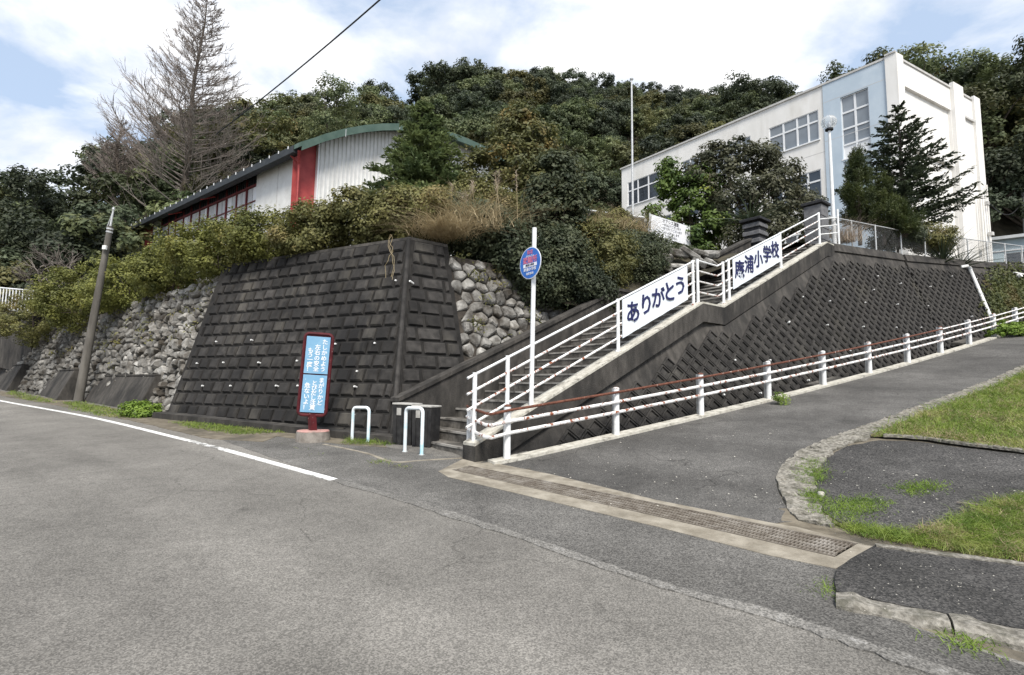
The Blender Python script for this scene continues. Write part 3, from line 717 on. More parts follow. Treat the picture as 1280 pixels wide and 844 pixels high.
stair_band('kerb_wall', MATS['dark_concrete'], (-0.2, 0.12), lambda t: zc(t) - 0.42, lambda t: zc(t) - 0.03, ts)
stair_band('kerb_wall_base', MATS['dark_concrete'], (-0.12, 0.1), lambda t: -0.3, lambda t: zc(t) - 0.425, ts)
stair_band('kerb_coping', MATS['kerb_pale'], (-0.19, 0.11), lambda t: zc(t) - 0.028, lambda t: zc(t) + 0.012, ts)
def zp(t): return zc(t) + 0.56
tl_ = [0.55, T1, T2, T3]
stair_band('parapet', MATS['dark_concrete'], (W + .03, W + .27), lambda t: -0.3, zp, [-0.05] + tl_[1:])
stair_band('parapet_coping', MATS['dark_concrete'], (W - .01, W + .31), lambda t: zp(t) + .003, lambda t: zp(t) + .075, [-0.08] + tl_[1:])

# patterned retaining wall carrying the steps and the school yard -----------------------------------
A30 = math.radians(30)
D1 = Vector((math.cos(A30), math.sin(A30)))
n30 = Vector((-D1.y, D1.x)); B1 = 0.335
O1 = S0 - n30 * (n30.dot(S0) - 6.80)
PA = Face(O1, D1, B1)
groove = []                                       # (u, h) of the top edge on plane A
for t in [0, 1, 2, 3, 4, 5, T1, T2, 8, 9, 10, 11, 12, T3]:
    q = sp(t, -0.2, 0); h = zc(t) - 0.45; groove.append((PA.u(q.x - PA.m.x * B1 * h, q.y - PA.m.y * B1 * h), h))
ug = groove[-1][0]; SEAM = ug + 5.2
groove.append((ug + 0.8, 5.5)); groove.append((SEAM, 5.9))
gu = [g[0] for g in groove]; gh = [g[1] for g in groove]
topA = lambda u: float(np.interp(u, gu, gh))
seam_o = PA.p(SEAM, 0)
A25 = math.radians(25.0)
PB = Face((seam_o.x, seam_o.y), (math.cos(A25), math.sin(A25)), B1)
topB = lambda u: 5.9 + 0.075 * u
dw = empty('patterned_retaining_wall', PA.p(0, 0), 'dark retaining wall of diamond-patterned concrete blocks below the school yard', 'retaining wall')
body = MB()
us = [gu[0] - 0.4] + gu
for a, b in zip(us[:-1], us[1:]):
    P = [PA.p(a, -.5), PA.p(b, -.5), PA.p(b, -.5) + PA.m * .5, PA.p(a, -.5) + PA.m * .5, PA.p(a, topA(a)), PA.p(b, topA(b)), PA.p(b, topA(b)) + PA.m * .5, PA.p(a, topA(a)) + PA.m * .5]
    body.hexa(P)
for i in range(10):
    a, b = i * 2.0, i * 2.0 + 2.0
    body.hexa([PB.p(a, -.5), PB.p(b, -.5), PB.p(b, -.5) + PB.m * .5, PB.p(a, -.5) + PB.m * .5, PB.p(a, topB(a)), PB.p(b, topB(b)), PB.p(b, topB(b)) + PB.m * .5, PB.p(a, topB(a)) + PB.m * .5])
body.build('wall_body', MATS['dark_concrete'], dw)
def diamond_mesh(w, h, seed):
    r = random.Random(seed); V = []; F = []
    def ring(s, z): return [(-w / 2 * s, 0, z + r.uniform(-.003, .003)), (0, -h / 2 * s, z), (w / 2 * s, 0, z + r.uniform(-.003, .003)), (0, h / 2 * s, z)]
    for s, z in ((0.985, -0.03), (0.975, 0.020), (0.90, 0.043), (0.74, 0.044), (0.66, 0.008), (0.34, 0.022)): V += ring(s, z)
    for k in range(5):
        for i in range(4): F.append((k * 4 + i, k * 4 + (i + 1) % 4, (k + 1) * 4 + (i + 1) % 4, (k + 1) * 4 + i))
    F.append((20, 21, 22, 23))
    me = bpy.data.meshes.new('diamond_block'); me.from_pydata(V, [], F); me.update(); me.materials.append(MATS['diamond_block']); return me
DW, DH = 0.39, 0.345
dms = [diamond_mesh(DW, DH, s) for s in range(3)]
items = []
for face, top, u0, u1 in ((PA, topA, gu[0], SEAM), (PB, topB, 0, 9.5)):
    for j in range(0, 48):
        v = 0.05 + j * DH / 2; h = v / face.k
        for i in range(int((u1 - u0) / DW) + 1):
            u = u0 + i * DW + (j % 2) * DW / 2
            if u > u1: continue
            g_ = face.p(u, h)
            lim = min(top(max(u - .2, u0)), top(u + .2)) - (0.06 if face is PA else 0.35)
            if h + DH / 2 / face.k > lim: continue
            if h < zg(g_.x, g_.y) - 0.35: continue
            if face is PA and u > ug + 0.6 and h > top(u) - 0.55: continue
            items.append((face, u, h))
items.sort(key=lambda i: (i[0].p(i[1], i[2]) - CAM).length)
rest = MB(); doff = woff(dw)
for k, (face, u, h) in enumerate(items):
    M = face.mtx(u, h, 0.004 + uni(-.004, .004)); me = dms[k % 3]
    if k < 300: o = link('diamond_block', me, dw); M.translation = M.translation - doff; o.matrix_local = M
    else: rest.add([M @ v.co for v in me.vertices], [tuple(p.vertices) for p in me.polygons])
tag(rest.build('diamond_field', MATS['diamond_block'], dw), kind='stuff')
NDIA = len(items)
for px, py in ((916, 451), (960, 451), (983, 404), (1001, 372), (902, 494), (948, 492), (1008, 476), (1052, 350), (1095, 346), (1124, 355), (1035, 377), (1079, 379), (1120, 381), (1158, 383), (984, 403), (1032, 407), (1077, 409), (1118, 410), (1149, 410), (1188, 346), (1219, 349), (1025, 440), (1060, 439), (1161, 359), (1213, 396), (1090, 363)):
    u, h = on_face(PA, px, py)
    if u > SEAM:
        u, h = on_face(PB, px, py); weep_at(PB, u, h, dw)
    else: weep_at(PA, u, h, dw)
# coping beam along the top of the yard wall
cpm = MB()
pts = [(PA, ug - 0.1, 5.52), (PA, SEAM, 5.92)]
for (f, a, b, ha, hb) in ((PA, ug + 0.25, SEAM, 5.52, 5.90), (PB, 0.0, 20.0, 5.90, 7.4)):
    P = [f.p(a, ha - .24, .05), f.p(b, hb - .24, .05), f.p(b, hb - .24) + f.m * .4, f.p(a, ha - .24) + f.m * .4, f.p(a, ha + .02, .05), f.p(b, hb + .02, .05), f.p(b, hb + .02) + f.m * .4, f.p(a, ha + .02) + f.m * .4]
    cpm.hexa(P)
cpm.build('coping', MATS['dark_concrete'], dw)
# ------------------------------------------------------------------ guard rail along the drive
gr = empty('guard_rail', (G0.x, G0.y, 0), 'low white pipe guard rail with rusty top rail climbing the drive edge', 'guard rail')
GS = [i * 2.05 for i in range(13)]
def gpt(s, h, o=0.0): q = gl(s, o); return Vector((q.x, q.y, zg(q.x, q.y) + h))
PL = gp(586, 570); CB = gp(610, 584)            # end post beside the steps, bend of the rails
for i, s in enumerate(GS):
    b = gpt(s, -0.3); mb = MB(); mb.tube([b, gpt(s, 0.775)], 0.05, 12); p = mb.build('post', MATS['white_paint'], gr, smooth=True)
    MB().lathe(gpt(s, 0.775), [(0.053, 0), (0.053, 0.012), (0.03, 0.03), (0.001, 0.034)], 12).build('post_cap', MATS['rust'] if i in (0, 2, 7) else MATS['white_rust'], p, smooth=True)
    MB().box(gpt(s, 0.38, 0.075) , (0.008, 0.022, 0.40), (GD.x, GD.y, 0), (GNV.x, GNV.y, 0)).build('back_plate', MATS['galvanised'], p)
b = PL; MB().tube([b - Z * .3, b + Z * 0.70], 0.04, 12).build('post', MATS['white_paint'], gr, smooth=True)
for h, m_, r in ((0.73, 'rust', 0.02), (0.575, 'white_rust', 0.026), (0.41, 'white_rust', 0.026)):
    for i in range(len(GS) - 1):
        a, b = gpt(GS[i], h, -0.055), gpt(GS[i + 1], h, -0.055)
        MB().tube([a, b], r, 8, cap=True).build('rail', MATS[m_ if not (h == 0.73 and i >= 7) else 'white_rust'], gr, smooth=True)
    c = CB + Z * (h - 0.03)
    e0 = PL + Z * h + (PL - CB).normalized() * 0.12
    g0 = gpt(0, h, -0.055)
    MB().tube([e0, PL + Z * (h - .005) + Vector((-.02, -.05, 0)), c + (PL - c).normalized() * 0.0 + (PL + Z * h - c) * 0.12, c + (g0 - c) * 0.12, g0], r, 8).build('end_rail', MATS[m_ if h != .41 else 'white_rust'], gr, smooth=True)

# ------------------------------------------------------------------ stair railings
def srail(h, t): return sp(t, -0.04, zc(t) + h)
HR = 0.95
RH = (HR, 0.72, 0.49, 0.25)
def stair_rail(name, label, posts, t0, t1, foot=None, gap=None):
    e = empty(name, sp(t0, -0.04, zc(t0)), label, 'railing')
    for t in posts:
        lowz = (zc(t) - 0.02) if not (foot and t == posts[0]) else -0.1
        if lowz > 0: MB().lathe(sp(t, -0.04, lowz), [(0.06, 0.0), (0.06, 0.03), (0.04, 0.045)], 10).build('base_collar', MATS['white_rust'], e)
        p = MB(); p.tube([sp(t, -0.04, lowz), srail(HR + 0.03, t)], 0.034, 10); p.build('post', MATS['white_paint'], e, smooth=True)
    for k, h in enumerate(RH):
        segs = [t0] + [t for t in (T1, T2) if t0 < t < t1] + [t1]
        MB().tube([srail(h, t) for t in segs], 0.02, 8).build('rail', MATS['white_rust' if k else 'white_paint'], e, smooth=True)
    return e
stair_rail('stair_railing', 'white railing with flaking rails beside the lower flight of steps', [0.08, 0.68, 3.25, 5.72], -0.05, 5.78, foot=True)
stair_rail('landing_railing', 'short level white railing on the stair landing between the two banners', [5.9, 6.95], 5.88, 6.97)
stair_rail('stair_railing', 'white railing of the upper steps, ending at the gate pillar', [7.2, 9.88, 12.45], 7.05, 12.5)
e = empty('gate_side_railing', sp(12.6, -.05, 5.5), 'very short white railing between stair head and lamp post', 'railing')
q0, q1 = sp(12.52, -.04, 5.5), sp(12.75, -.45, 5.5)
for h in RH[1:]: MB().tube([q0 + Z * h, q1 + Z * h], 0.018, 8).build('rail', MATS['white_paint'], e, smooth=True)
MB().tube([q1 - Z * .1, q1 + Z * 0.97], 0.03, 10).build('post', MATS['white_paint'], e, smooth=True)

# banners hung on the railing -----------------------------------------------------------------
mat('banner_white', (0.68, 0.73, 0.78), (0.77, 0.81, 0.85), scale=3, rough=0.6, coord='World', c4=(0.50, 0.50, 0.47), s4=4, z4=.15, lo4=.58, hi4=.8, m4=.5)
mat('ink_navy', (0.012, 0.014, 0.07), (0.02, 0.024, 0.10), scale=6, rough=0.6)
def banner(t0, t1, h0, h1, chars, size, label, wob, tk):
    e = empty('banner', srail(h0, t0), label, 'banner')
    o = -0.075; out = Vector((-SN.x, -SN.y, 0))
    bs = MB(); n_ = 12
    V = []; F = []
    for i in range(n_ + 1):
        t = t0 + (t1 - t0) * i / n_; dd = 0.008 * math.sin(i * 2.1)
        for h in (h0, h1):
            q = sp(t, o - dd * (1 if h == h0 else .4), zc(t) + h); V += [q, q + out * 0.006]
    for i in range(n_):
        a = i * 4; b = a + 4
        F += [(a + 1, b + 1, b + 3, a + 3), (a, a + 2, b + 2, b), (a, b, b + 1, a + 1), (a + 2, a + 3, b + 3, b + 2)]
    F += [(0, 1, 3, 2), (n_ * 4, n_ * 4 + 2, n_ * 4 + 3, n_ * 4 + 1)]
    bs.add(V, F).build('sheet', MATS['banner_white'], e)
    ts_ = [t0 + (t1 - t0) * k for k in tk]
    for c, t in zip(chars, ts_):
        text_part('letter', c, size, sp(t, o, zc(t) + (h0 + h1) / 2) + out * 0.018, (SD.x, SD.y, 0.14), Z, MATS['ink_navy'], e, bold=0.017, sx=wob, extrude=0.004)
banner(3.33, 5.45, 0.21, 0.93, 'ありがとう', 0.44, 'white banner with five large navy letters on the lower stair railing', 1.0, (0.14, 0.33, 0.51, 0.69, 0.87))
banner(7.32, 9.78, 0.21, 0.93, '庵浦小学校', 0.46, 'white banner with navy school name on the upper stair railing', 1.0, (0.12, 0.31, 0.50, 0.69, 0.87))

# ------------------------------------------------------------------ oval blue sign on its pole
mat('sign_blue', (0.012, 0.10, 0.42), (0.02, 0.15, 0.52), scale=6, rough=0.4, spec=0.5)
mat('sign_white', (0.72, 0.74, 0.78), (0.80, 0.81, 0.83), scale=6, rough=0.45)
mat('sign_pink', (0.50, 0.13, 0.22), (0.60, 0.20, 0.30), scale=20, rough=0.5)
tb = 1.16; pb = sp(tb, -0.04, zc(tb)); ptop = at(668.2, 285, pb.y)
sg = empty('shelter_sign', pb, 'oval blue sign on a tall white pole beside the lower steps', 'sign')
MB().tube([pb - Z * .05, ptop], 0.037, 14).build('pole', MATS['white_paint'], sg, smooth=True)
sc_ = at(666, 329.5, pb.y); sx_ = Vector((0.62, -0.785, 0)).normalized(); sn_ = Vector((-sx_.y, sx_.x, 0)); sn_ = sn_ if sn_.y < 0 else -sn_
ctr = sc_ + sn_ * 0.052
def disc(name, rx, ry, d, m, parent, n_=40):
    mb = MB(); mb.prism([ctr + sx_ * rx * math.cos(a) + Z * ry * math.sin(a) + sn_ * d[0] for a in [2 * math.pi * k / n_ for k in range(n_)]], sn_ * (d[1] - d[0])); return mb.build(name, m, parent)
pl_ = disc('plate', 0.262, 0.262, (-0.004, 0.004), MATS['sign_white'], sg)
disc('panel', 0.249, 0.249, (0.0045, 0.0075), MATS['sign_blue'], pl_)
tp = lambda dx, dz: ctr + sx_ * dx + Z * dz + sn_ * 0.0105
MB().box(ctr + Z * -0.035 + sn_ * 0.009, (0.165, 0.002, 0.028), sx_, sn_).build('white_strip', MATS['sign_white'], pl_)
text_part('lettering', '指定', 0.075, tp(0, 0.175), sx_, Z, MATS['sign_pink'], pl_, extrude=.001)
text_part('lettering', 'ひなんじょ', 0.04, tp(0, 0.113), sx_, Z, MATS['sign_white'], pl_, extrude=.001)
text_part('lettering', '避難所', 0.118, tp(0, 0.045), sx_, Z, MATS['sign_pink'], pl_, extrude=.001, bold=.02)
text_part('lettering', '庵浦小学校', 0.042, tp(0, -0.035) + sn_ * .003, sx_, Z, MATS['ink_navy'], pl_, extrude=.001)
text_part('lettering', '庵浦小学校', 0.062, tp(0, -0.105), sx_, Z, MATS['sign_white'], pl_, extrude=.001)
text_part('lettering', '佐世保市', 0.045, tp(0, -0.175), sx_, Z, MATS['sign_white'], pl_, extrude=.001)
MB().box(sc_ + sn_ * 0.03 , (0.10, 0.025, 0.012), sx_, sn_).build('bracket', MATS['galvanised'], sg)

# ------------------------------------------------------------------ red-framed blue road-safety sign
mat('sign_sky', (0.15, 0.33, 0.50), (0.21, 0.39, 0.55), scale=5, rough=0.45, c3=(0.62, 0.62, 0.62), s3=14, lo3=0.68, hi3=0.72)
mat('red_paint', (0.055, 0.005, 0.008), (0.09, 0.010, 0.013), scale=9, rough=0.6, c3=(0.45, 0.36, 0.34), s3=16, lo3=0.64, hi3=0.7)
mat('pink_paint', (0.42, 0.22, 0.20), (0.52, 0.31, 0.27), scale=8, rough=0.8, c3=(0.25, 0.2, 0.17), s3=5)
mat('base_concrete', (0.17, 0.15, 0.13), (0.29, 0.265, 0.235), scale=9, rough=0.93, bump=0.4, bscale=40)
bb = gp(391, 551); rs = empty('road_safety_sign', bb, 'leaning sky-blue sign in a dark red frame on a concrete block', 'sign')
MB().lathe(bb - Z * 0.06, [(0.29, 0), (0.275, 0.22)], 18).build('base', MATS['base_concrete'], rs)
MB().lathe(bb + Z * 0.163, [(0.27, 0), (0.262, 0.018)], 18).build('base_top', MATS['pink_paint'], rs)
YB = bb.y
lean = (at(397, 421, YB) - at(388, 516, YB)).normalized(); hx = Vector((0.985, 0.17, 0)).normalized(); hx = (hx - lean * hx.dot(lean)).normalized(); hn = hx.cross(lean); hn = hn if hn.y < 0 else -hn
cc = at(394.5, 468, YB) ; pw, ph = 0.235, 0.715
MB().tube([bb + Z * 0.1, cc - lean * (ph - 0.02)], 0.075, 4).build('post', MATS['red_paint'], rs)
def rrect(w, h, r, n_=5):
    out = []
    for sx__, sz__, a0 in ((1, 1, 0), (-1, 1, 90), (-1, -1, 180), (1, -1, 270)):
        for k in range(n_ + 1):
            a = math.radians(a0 + 90 * k / n_); out.append(((w - r) * sx__ + r * math.cos(a), (h - r) * sz__ + r * math.sin(a)))
    return out
MB().prism([cc + hx * x + lean * z - hn * 0.03 for x, z in rrect(pw, ph, 0.08)], hn * 0.028).build('back_panel', MATS['red_paint'], rs)
loop = [cc + hx * x + lean * z for x, z in rrect(pw, ph, 0.08)]
MB().tube(loop + [loop[0]], 0.027, 8).build('frame', MATS['red_paint'], rs, smooth=True)
for k, (z0, z1) in enumerate(((-ph + .05, -0.012), (0.012, ph - .05))):
    p = MB().box(cc + lean * (z0 + z1) / 2 + hn * 0.008, (pw - 0.035, 0.008, (z1 - z0) / 2), hx, hn, lean).build('panel', MATS['sign_sky'], rs)
    cols = (('たしかめよう', 'ゆとり安全', 'もう一度！') if k else ('まがりかど', 'とびだし注意', '危ないよ！'))
    cols = (('たしかめよう', '左右の安全', 'もう一度！') if k else cols)
    for c, txt in enumerate(cols):
        n_ = len(txt); px_ = 0.115 - c * 0.115; zt = z1 - 0.045 - (0.0, 0.10, 0.17)[c] * (1 if k else .6)
        for i, chx in enumerate(txt):
            st_ = min(0.098, (zt - z0 - 0.03) / n_)
            text_part('letter', chx, 0.098, cc + hx * px_ + lean * (zt - st_ * (i + .5)) + hn * 0.0185, hx, lean, MATS['sign_white'], p, bold=.02, extrude=.0015)

# ------------------------------------------------------------------ hoop bollards
mat('hoop_paint', (0.62, 0.70, 0.74), (0.80, 0.81, 0.80), scale=3, rough=0.45, c3=(0.36, 0.62, 0.72), s3=2.2, lo3=0.5, hi3=0.62)
def hoop(l, r, h, label):
    a, b = gp(*l), gp(*r)
    e = empty('hoop_bollard', (a + b) / 2, label, 'bollard', 'hoop bollards by the steps')
    rr = 0.07; d = (b - a).normalized(); zt = max(a.z, b.z) + h
    pts = [a - Z * .1, Vector((a.x, a.y, zt - rr))]
    for k in range(1, 5): an = math.pi / 2 * k / 5; pts.append(Vector((a.x, a.y, zt - rr)) + d * rr * (1 - math.cos(an)) + Z * rr * math.sin(an))
    pts.append(Vector((a.x, a.y, zt)) + d * rr)
    top = [Vector((b.x, b.y, zt)) - d * rr]
    for k in range(1, 5): an = math.pi / 2 * k / 5; top.append(Vector((b.x, b.y, zt - rr)) - d * rr * (1 - math.sin(an)) + Z * rr * math.cos(an))
    top += [Vector((b.x, b.y, zt - rr)), b - Z * .1]
    MB().tube(pts + top, 0.028, 10).build('hoop', MATS['hoop_paint'], e, smooth=True)
    for q in (a, b): MB().lathe(q, [(0.045, 0.0), (0.043, 0.012)], 12).build('collar', MATS['galvanised'], e)
hoop((440, 551), (460, 553), 0.58, 'white hoop bollard standing by the foot of the block wall')
hoop((506, 565), (527, 569), 0.68, 'white and pale blue hoop bollard in front of the black bins')

# ------------------------------------------------------------------ two black tarred concrete posts at the foot of the steps
mat('tar_black', (0.012, 0.012, 0.013), (0.035, 0.034, 0.033), scale=8, rough=0.6, bump=0.3, bscale=30, c3=(0.09, 0.088, 0.085), s3=12, lo3=0.66, hi3=0.72)
mat('lid_grey', (0.30, 0.29, 0.27), (0.46, 0.45, 0.42), scale=9, rough=0.8)
def bin_(l, r, top, label):
    a, b = gp(*l), gp(*r); w = (b - a).length / 2; c = (a + b) / 2; ax = (b - a).normalized(); ay = Vector((-ax.y, ax.x, 0)); c = c + ay * w * .9
    h = at((l[0] + r[0]) / 2, top, (a.y + b.y) / 2).z - a.z
    e = empty('black_box', c, label, 'bin', 'black boxes at the stair foot')
    P = [c + ax * w * .94 * i + ay * w * .8 * j - Z * .05 for i, j in ((-1, -1), (1, -1), (1, 1), (-1, 1))] + [c + ax * w * i + ay * w * .86 * j + Z * (h - .03) for i, j in ((-1, -1), (1, -1), (1, 1), (-1, 1))]
    MB().hexa(P).build('body', MATS['tar_black'], e, bevel=0.008)
    P = [c + ax * w * 1.04 * i + ay * w * .92 * j + Z * (h - .027) for i, j in ((-1, -1), (1, -1), (1, 1), (-1, 1))]
    MB().hexa(P + [p + Z * .03 for p in P]).build('lid', MATS['lid_grey'], e, bevel=0.006)
    for i in (-1, 0, 1):
        MB().box(c + ax * w * .6 * i - ay * w * .84 + Z * h * .47, (0.012, 0.012, h * .42), ax, ay).build('rib', MATS['tar_black'], e)
    MB().box(c - ay * w * .87 + Z * (h - .14) - ax * w * .35, (w * .28, .006, .06), ax, ay).build('notice', MATS['lid_grey'], e)
bin_((489, 556), (513, 558), 504, 'black ribbed box with pale lid tight against the stair parapet')
bin_((513, 559), (537, 561), 507, 'black ribbed box with pale lid behind the pale blue hoop bollard')

# ------------------------------------------------------------------ leaning utility pole
mat('pole_concrete', (0.085, 0.078, 0.068), (0.155, 0.144, 0.127), scale=5, rough=0.9, bump=0.3, bscale=30, stretch=(1, 1, .2), coord='World')
ub = gp(98, 502); ut = at(138, 283, ub.y - 0.15)
up = empty('utility_pole', ub, 'weathered grey utility pole leaning over the rubble wall', 'utility pole')
MB().tube([ub - Z * .3, ub, ut], [0.135, 0.13, 0.08], 14).build('shaft', MATS['pole_concrete'], up, smooth=True)
ud = (ut - ub).normalized()
MB().tube([ut - ud * .05, ut + ud * 0.55], [0.03, 0.022], 8).build('top_rod', MATS['galvanised'], up, smooth=True)
MB().tube([ut + Vector((-.10, 0, -.02)), ut + Vector((.02, 0, .42))], 0.012, 6).build('stay', MATS['galvanised'], up)
for k in (0.06, 0.16): MB().tube([ut - ud * k, ut - ud * (k + .05)], 0.09, 12).build('band', MATS['galvanised'], up)
MB().lathe(ut + ud * .52, [(0.02, 0), (0.045, 0.02), (0.03, 0.05), (0.04, 0.07), (0.015, 0.1)], 10).build('insulator', MATS['galvanised'], up, smooth=True)
MB().box(ut - ud * 0.72 + Vector((0.05, -0.13, 0)), (0.055, 0.04, 0.065)).build('meter_box', MATS['pvc'], up, bevel=.008)

# ------------------------------------------------------------------ gate pillars, lamp, fence, notice board, flagpole
mat('pillar_stone', (0.10, 0.10, 0.105), (0.17, 0.17, 0.175), scale=8, rough=0.8, bump=0.3, bscale=50)
mat('pillar_black', (0.012, 0.013, 0.015), (0.03, 0.03, 0.033), scale=8, rough=0.7)
def pillar(c, w, z0, z1, label, striped):
    e = empty('gate_pillar', (c[0], c[1], z0), label, 'gate pillar', 'school gate pillars')
    ax = Vector((SD.x, SD.y, 0)); ay = Vector((SN.x, SN.y, 0)); C = Vector((c[0], c[1], 0))
    if striped:
        n_ = 5; hh = (z1 - z0 - 0.2) / n_
        MB().box(C + Z * (z0 + z1) / 2, (w * .42, w * .42, (z1 - z0) / 2 - .1), ax, ay).build('core', MATS['pillar_black'], e)
        for k in range(n_): MB().box(C + Z * (z0 + 0.08 + hh * (k + .38)), (w / 2, w / 2, hh * .27), ax, ay).build('stone_course', MATS['pillar_stone'], e, bevel=.015)
    else:
        n_ = 4; hh = (z1 - z0 - 0.16) / n_
        for k in range(n_): MB().box(C + Z * (z0 + hh * (k + .5)), (w / 2, w / 2, hh * .485), ax, ay).build('stone_course', MATS['pillar_stone'], e, bevel=.012)
    q = [C + ax * w * .62 * i + ay * w * .62 * j + Z * (z1 - .15) for i, j in ((-1, -1), (1, -1), (1, 1), (-1, 1))]
    MB().hexa(q + [p + Z * .1 for p in q]).build('cap', MATS['pillar_black'], e, bevel=.015)
    MB().lathe(C + Z * (z1 - .048), [(w * .5, 0), (w * .3, .05), (.02, .08)], 4).build('cap_top', MATS['pillar_black'], e)
pc = at(1021, 290, 15.9); pillar((pc.x, pc.y), 0.52, 5.3, 6.98, 'grey stone gate pillar with black cap at the stair head, beside the lamp post', False)
pc = at(944, 290, 17.2); pillar((pc.x, pc.y), 0.6, 5.3, 6.85, 'gate pillar of grey and black stone bands across from the lamp post', True)

lp = at(1043, 300, 16.35); lt = at(1036.5, 163, 16.3)
la = empty('globe_lamp', lp, 'white lamp post with clear round globe at the stair head', 'street lamp')
mat('globe_glass', (0.85, 0.88, 0.9), (0.9, 0.92, 0.93), scale=3, rough=0.08, spec=0.5)
gb_ = MATS['globe_glass'].node_tree.nodes['Principled BSDF']; gb_.inputs['Transmission Weight'].default_value = 0.75; gb_.inputs['IOR'].default_value = 1.05
MB().tube([Vector((lp.x, lp.y, 5.2)), Vector((lp.x, lp.y, 6.6)), lt], [0.075, 0.06, 0.042], 12).build('pole', MATS['white_paint'], la, smooth=True)
MB().lathe(lt, [(0.05, -0.02), (0.12, 0.0), (0.12, 0.05), (0.06, 0.07)], 14).build('socket', MATS['pillar_black'], la)
MB().lathe(lt + Z * 0.27, [(0.23 * math.sin(math.pi * k / 12), -0.23 * math.cos(math.pi * k / 12)) for k in range(1, 12)], 20).build('globe', MATS['globe_glass'], la, smooth=True)
MB().lathe(lt + Z * 0.08, [(0.04, 0), (0.06, 0.09), (0.06, 0.14), (0.02, 0.19)], 10).build('bulb', MATS['sign_white'], la, smooth=True)

# chain-link fence along the top of the yard wall
fe = empty('chain_link_fence', PA.p(ug + .5, 5.5), 'grey chain-link fence along the top of the yard wall', 'fence')
def ftop(s):                # s metres along the wall top from the stair head
    L1 = SEAM - ug - 0.5
    if s <= L1: u = ug + 0.5 + s; h = 5.54 + (5.92 - 5.54) * s / L1; return PA.p(u, h) + PA.m * 0.2
    u = s - L1; return PB.p(u, topB(u) + .02) + PB.m * 0.2
FL = 17.0; FH = 1.0
s = 0.15
while s < FL:
    b = ftop(s); MB().tube([b - Z * .1, b + Z * FH], 0.024, 8).build('post', MATS['galvanised'], fe, smooth=True); s += 1.62
NS = 60
MB().tube([ftop(FL * i / NS) + Z * (FH - .02) for i in range(NS + 1)], 0.02, 6).build('top_rail', MATS['galvanised'], fe, smooth=True)
MB().tube([ftop(FL * i / NS) + Z * 0.06 for i in range(NS + 1)], 0.008, 5).build('bottom_wire', MATS['galvanised'], fe)
wm = MB(); pitch = 0.075; nW = int(FL / pitch)
def wire(p, q):
    d = (q - p).normalized(); a = d.cross(Vector((0.3, -1, 0))).normalized() * 0.0014; b = d.cross(a).normalized() * 0.0014
    wm.add([p - a - b, p + a - b, p + b, q - a - b, q + a - b, q + b], [(0, 1, 4, 3), (1, 2, 5, 4), (2, 0, 3, 5)])
for i in range(-12, nW):
    for sg_ in (0, 1):
        s0_, s1_ = i * pitch, i * pitch + 0.9
        z0_, z1_ = (0.06, 0.96) if sg_ else (0.96, 0.06)
        if s0_ < 0: z0_ = z0_ + (z1_ - z0_) * (-s0_) / 0.9; s0_ = 0
        if s1_ > FL: z1_ = z0_ + (z1_ - z0_) * (FL - s0_) / 0.9; s1_ = FL
        wire(ftop(s0_) + Z * z0_, ftop(s1_) + Z * z1_)
mat('old_wire', (0.16, 0.16, 0.155), (0.24, 0.24, 0.23), scale=10, rough=0.6, metal=0.3)
wm.build('wire_mesh', MATS['old_wire'], fe, recalc=False)

# white drain pipe on the right of the yard wall
u_, h_ = on_face(PB, 1208, 336); u2, h2 = on_face(PB, 1236, 402)
pp = empty('drain_pipe', PB.p(u2, h2), 'white plastic drain pipe slanting down the mossy end of the patterned wall', 'pipe')
a, b = PB.p(u_, h_, 0.1), PB.p(u2, h2, 0.1)
k0 = PB.p(u_ - .42, h_ + .02, 0.0)
MB().tube([k0, PB.p(u_ - .1, h_ + .05, .1), a, b], 0.06, 10).build('pipe', MATS['pvc'], pp, smooth=True)
for f_ in (0.03, 0.52, 0.95):
    c = a + (b - a) * f_; MB().tube([c - (b - a).normalized() * .03, c + (b - a).normalized() * .03], 0.072, 10).build('clamp', MATS['galvanised'], pp)
u_, h_ = on_face(PB, 1268, 347); c = PB.p(u_, h_, 0.06)
pp = empty('overflow_pipe', c, 'short white overflow pipe poking from the ivy-covered wall end', 'pipe')
MB().tube([c - PB.n * .1, c + PB.n * .18], 0.09, 14).build('pipe', MATS['pvc'], pp, smooth=True)
MB().box(c + Z * .17 + PB.d * .35, (.5, .05, .02), PB.d, PB.m).build('drip_ledge', MATS['pvc'], pp)

# concrete footbridge slabs over the ditch
for (pxa, pxb, ya, lab) in ((1022, 1062, 480, 'flat concrete slab bridging the ditch halfway up the drive'), (1222, 1250, 412, 'flat concrete slab bridging the ditch below the slanting drain pipe')):
    sA = 8.45 if pxa < 1100 else 17.2
    e = empty('ditch_slab', gpt(sA, 0), lab, 'slab', 'slabs over the ditch')
    q = [gpt(sA, -.02, .13), gpt(sA + 1.3, -.02, .13), gpt(sA + 1.3, -.02, .75), gpt(sA, -.02, .75)]
    MB().hexa([p - Z * .08 for p in q] + q).build('slab', MATS['step_concrete'], e, bevel=.01)

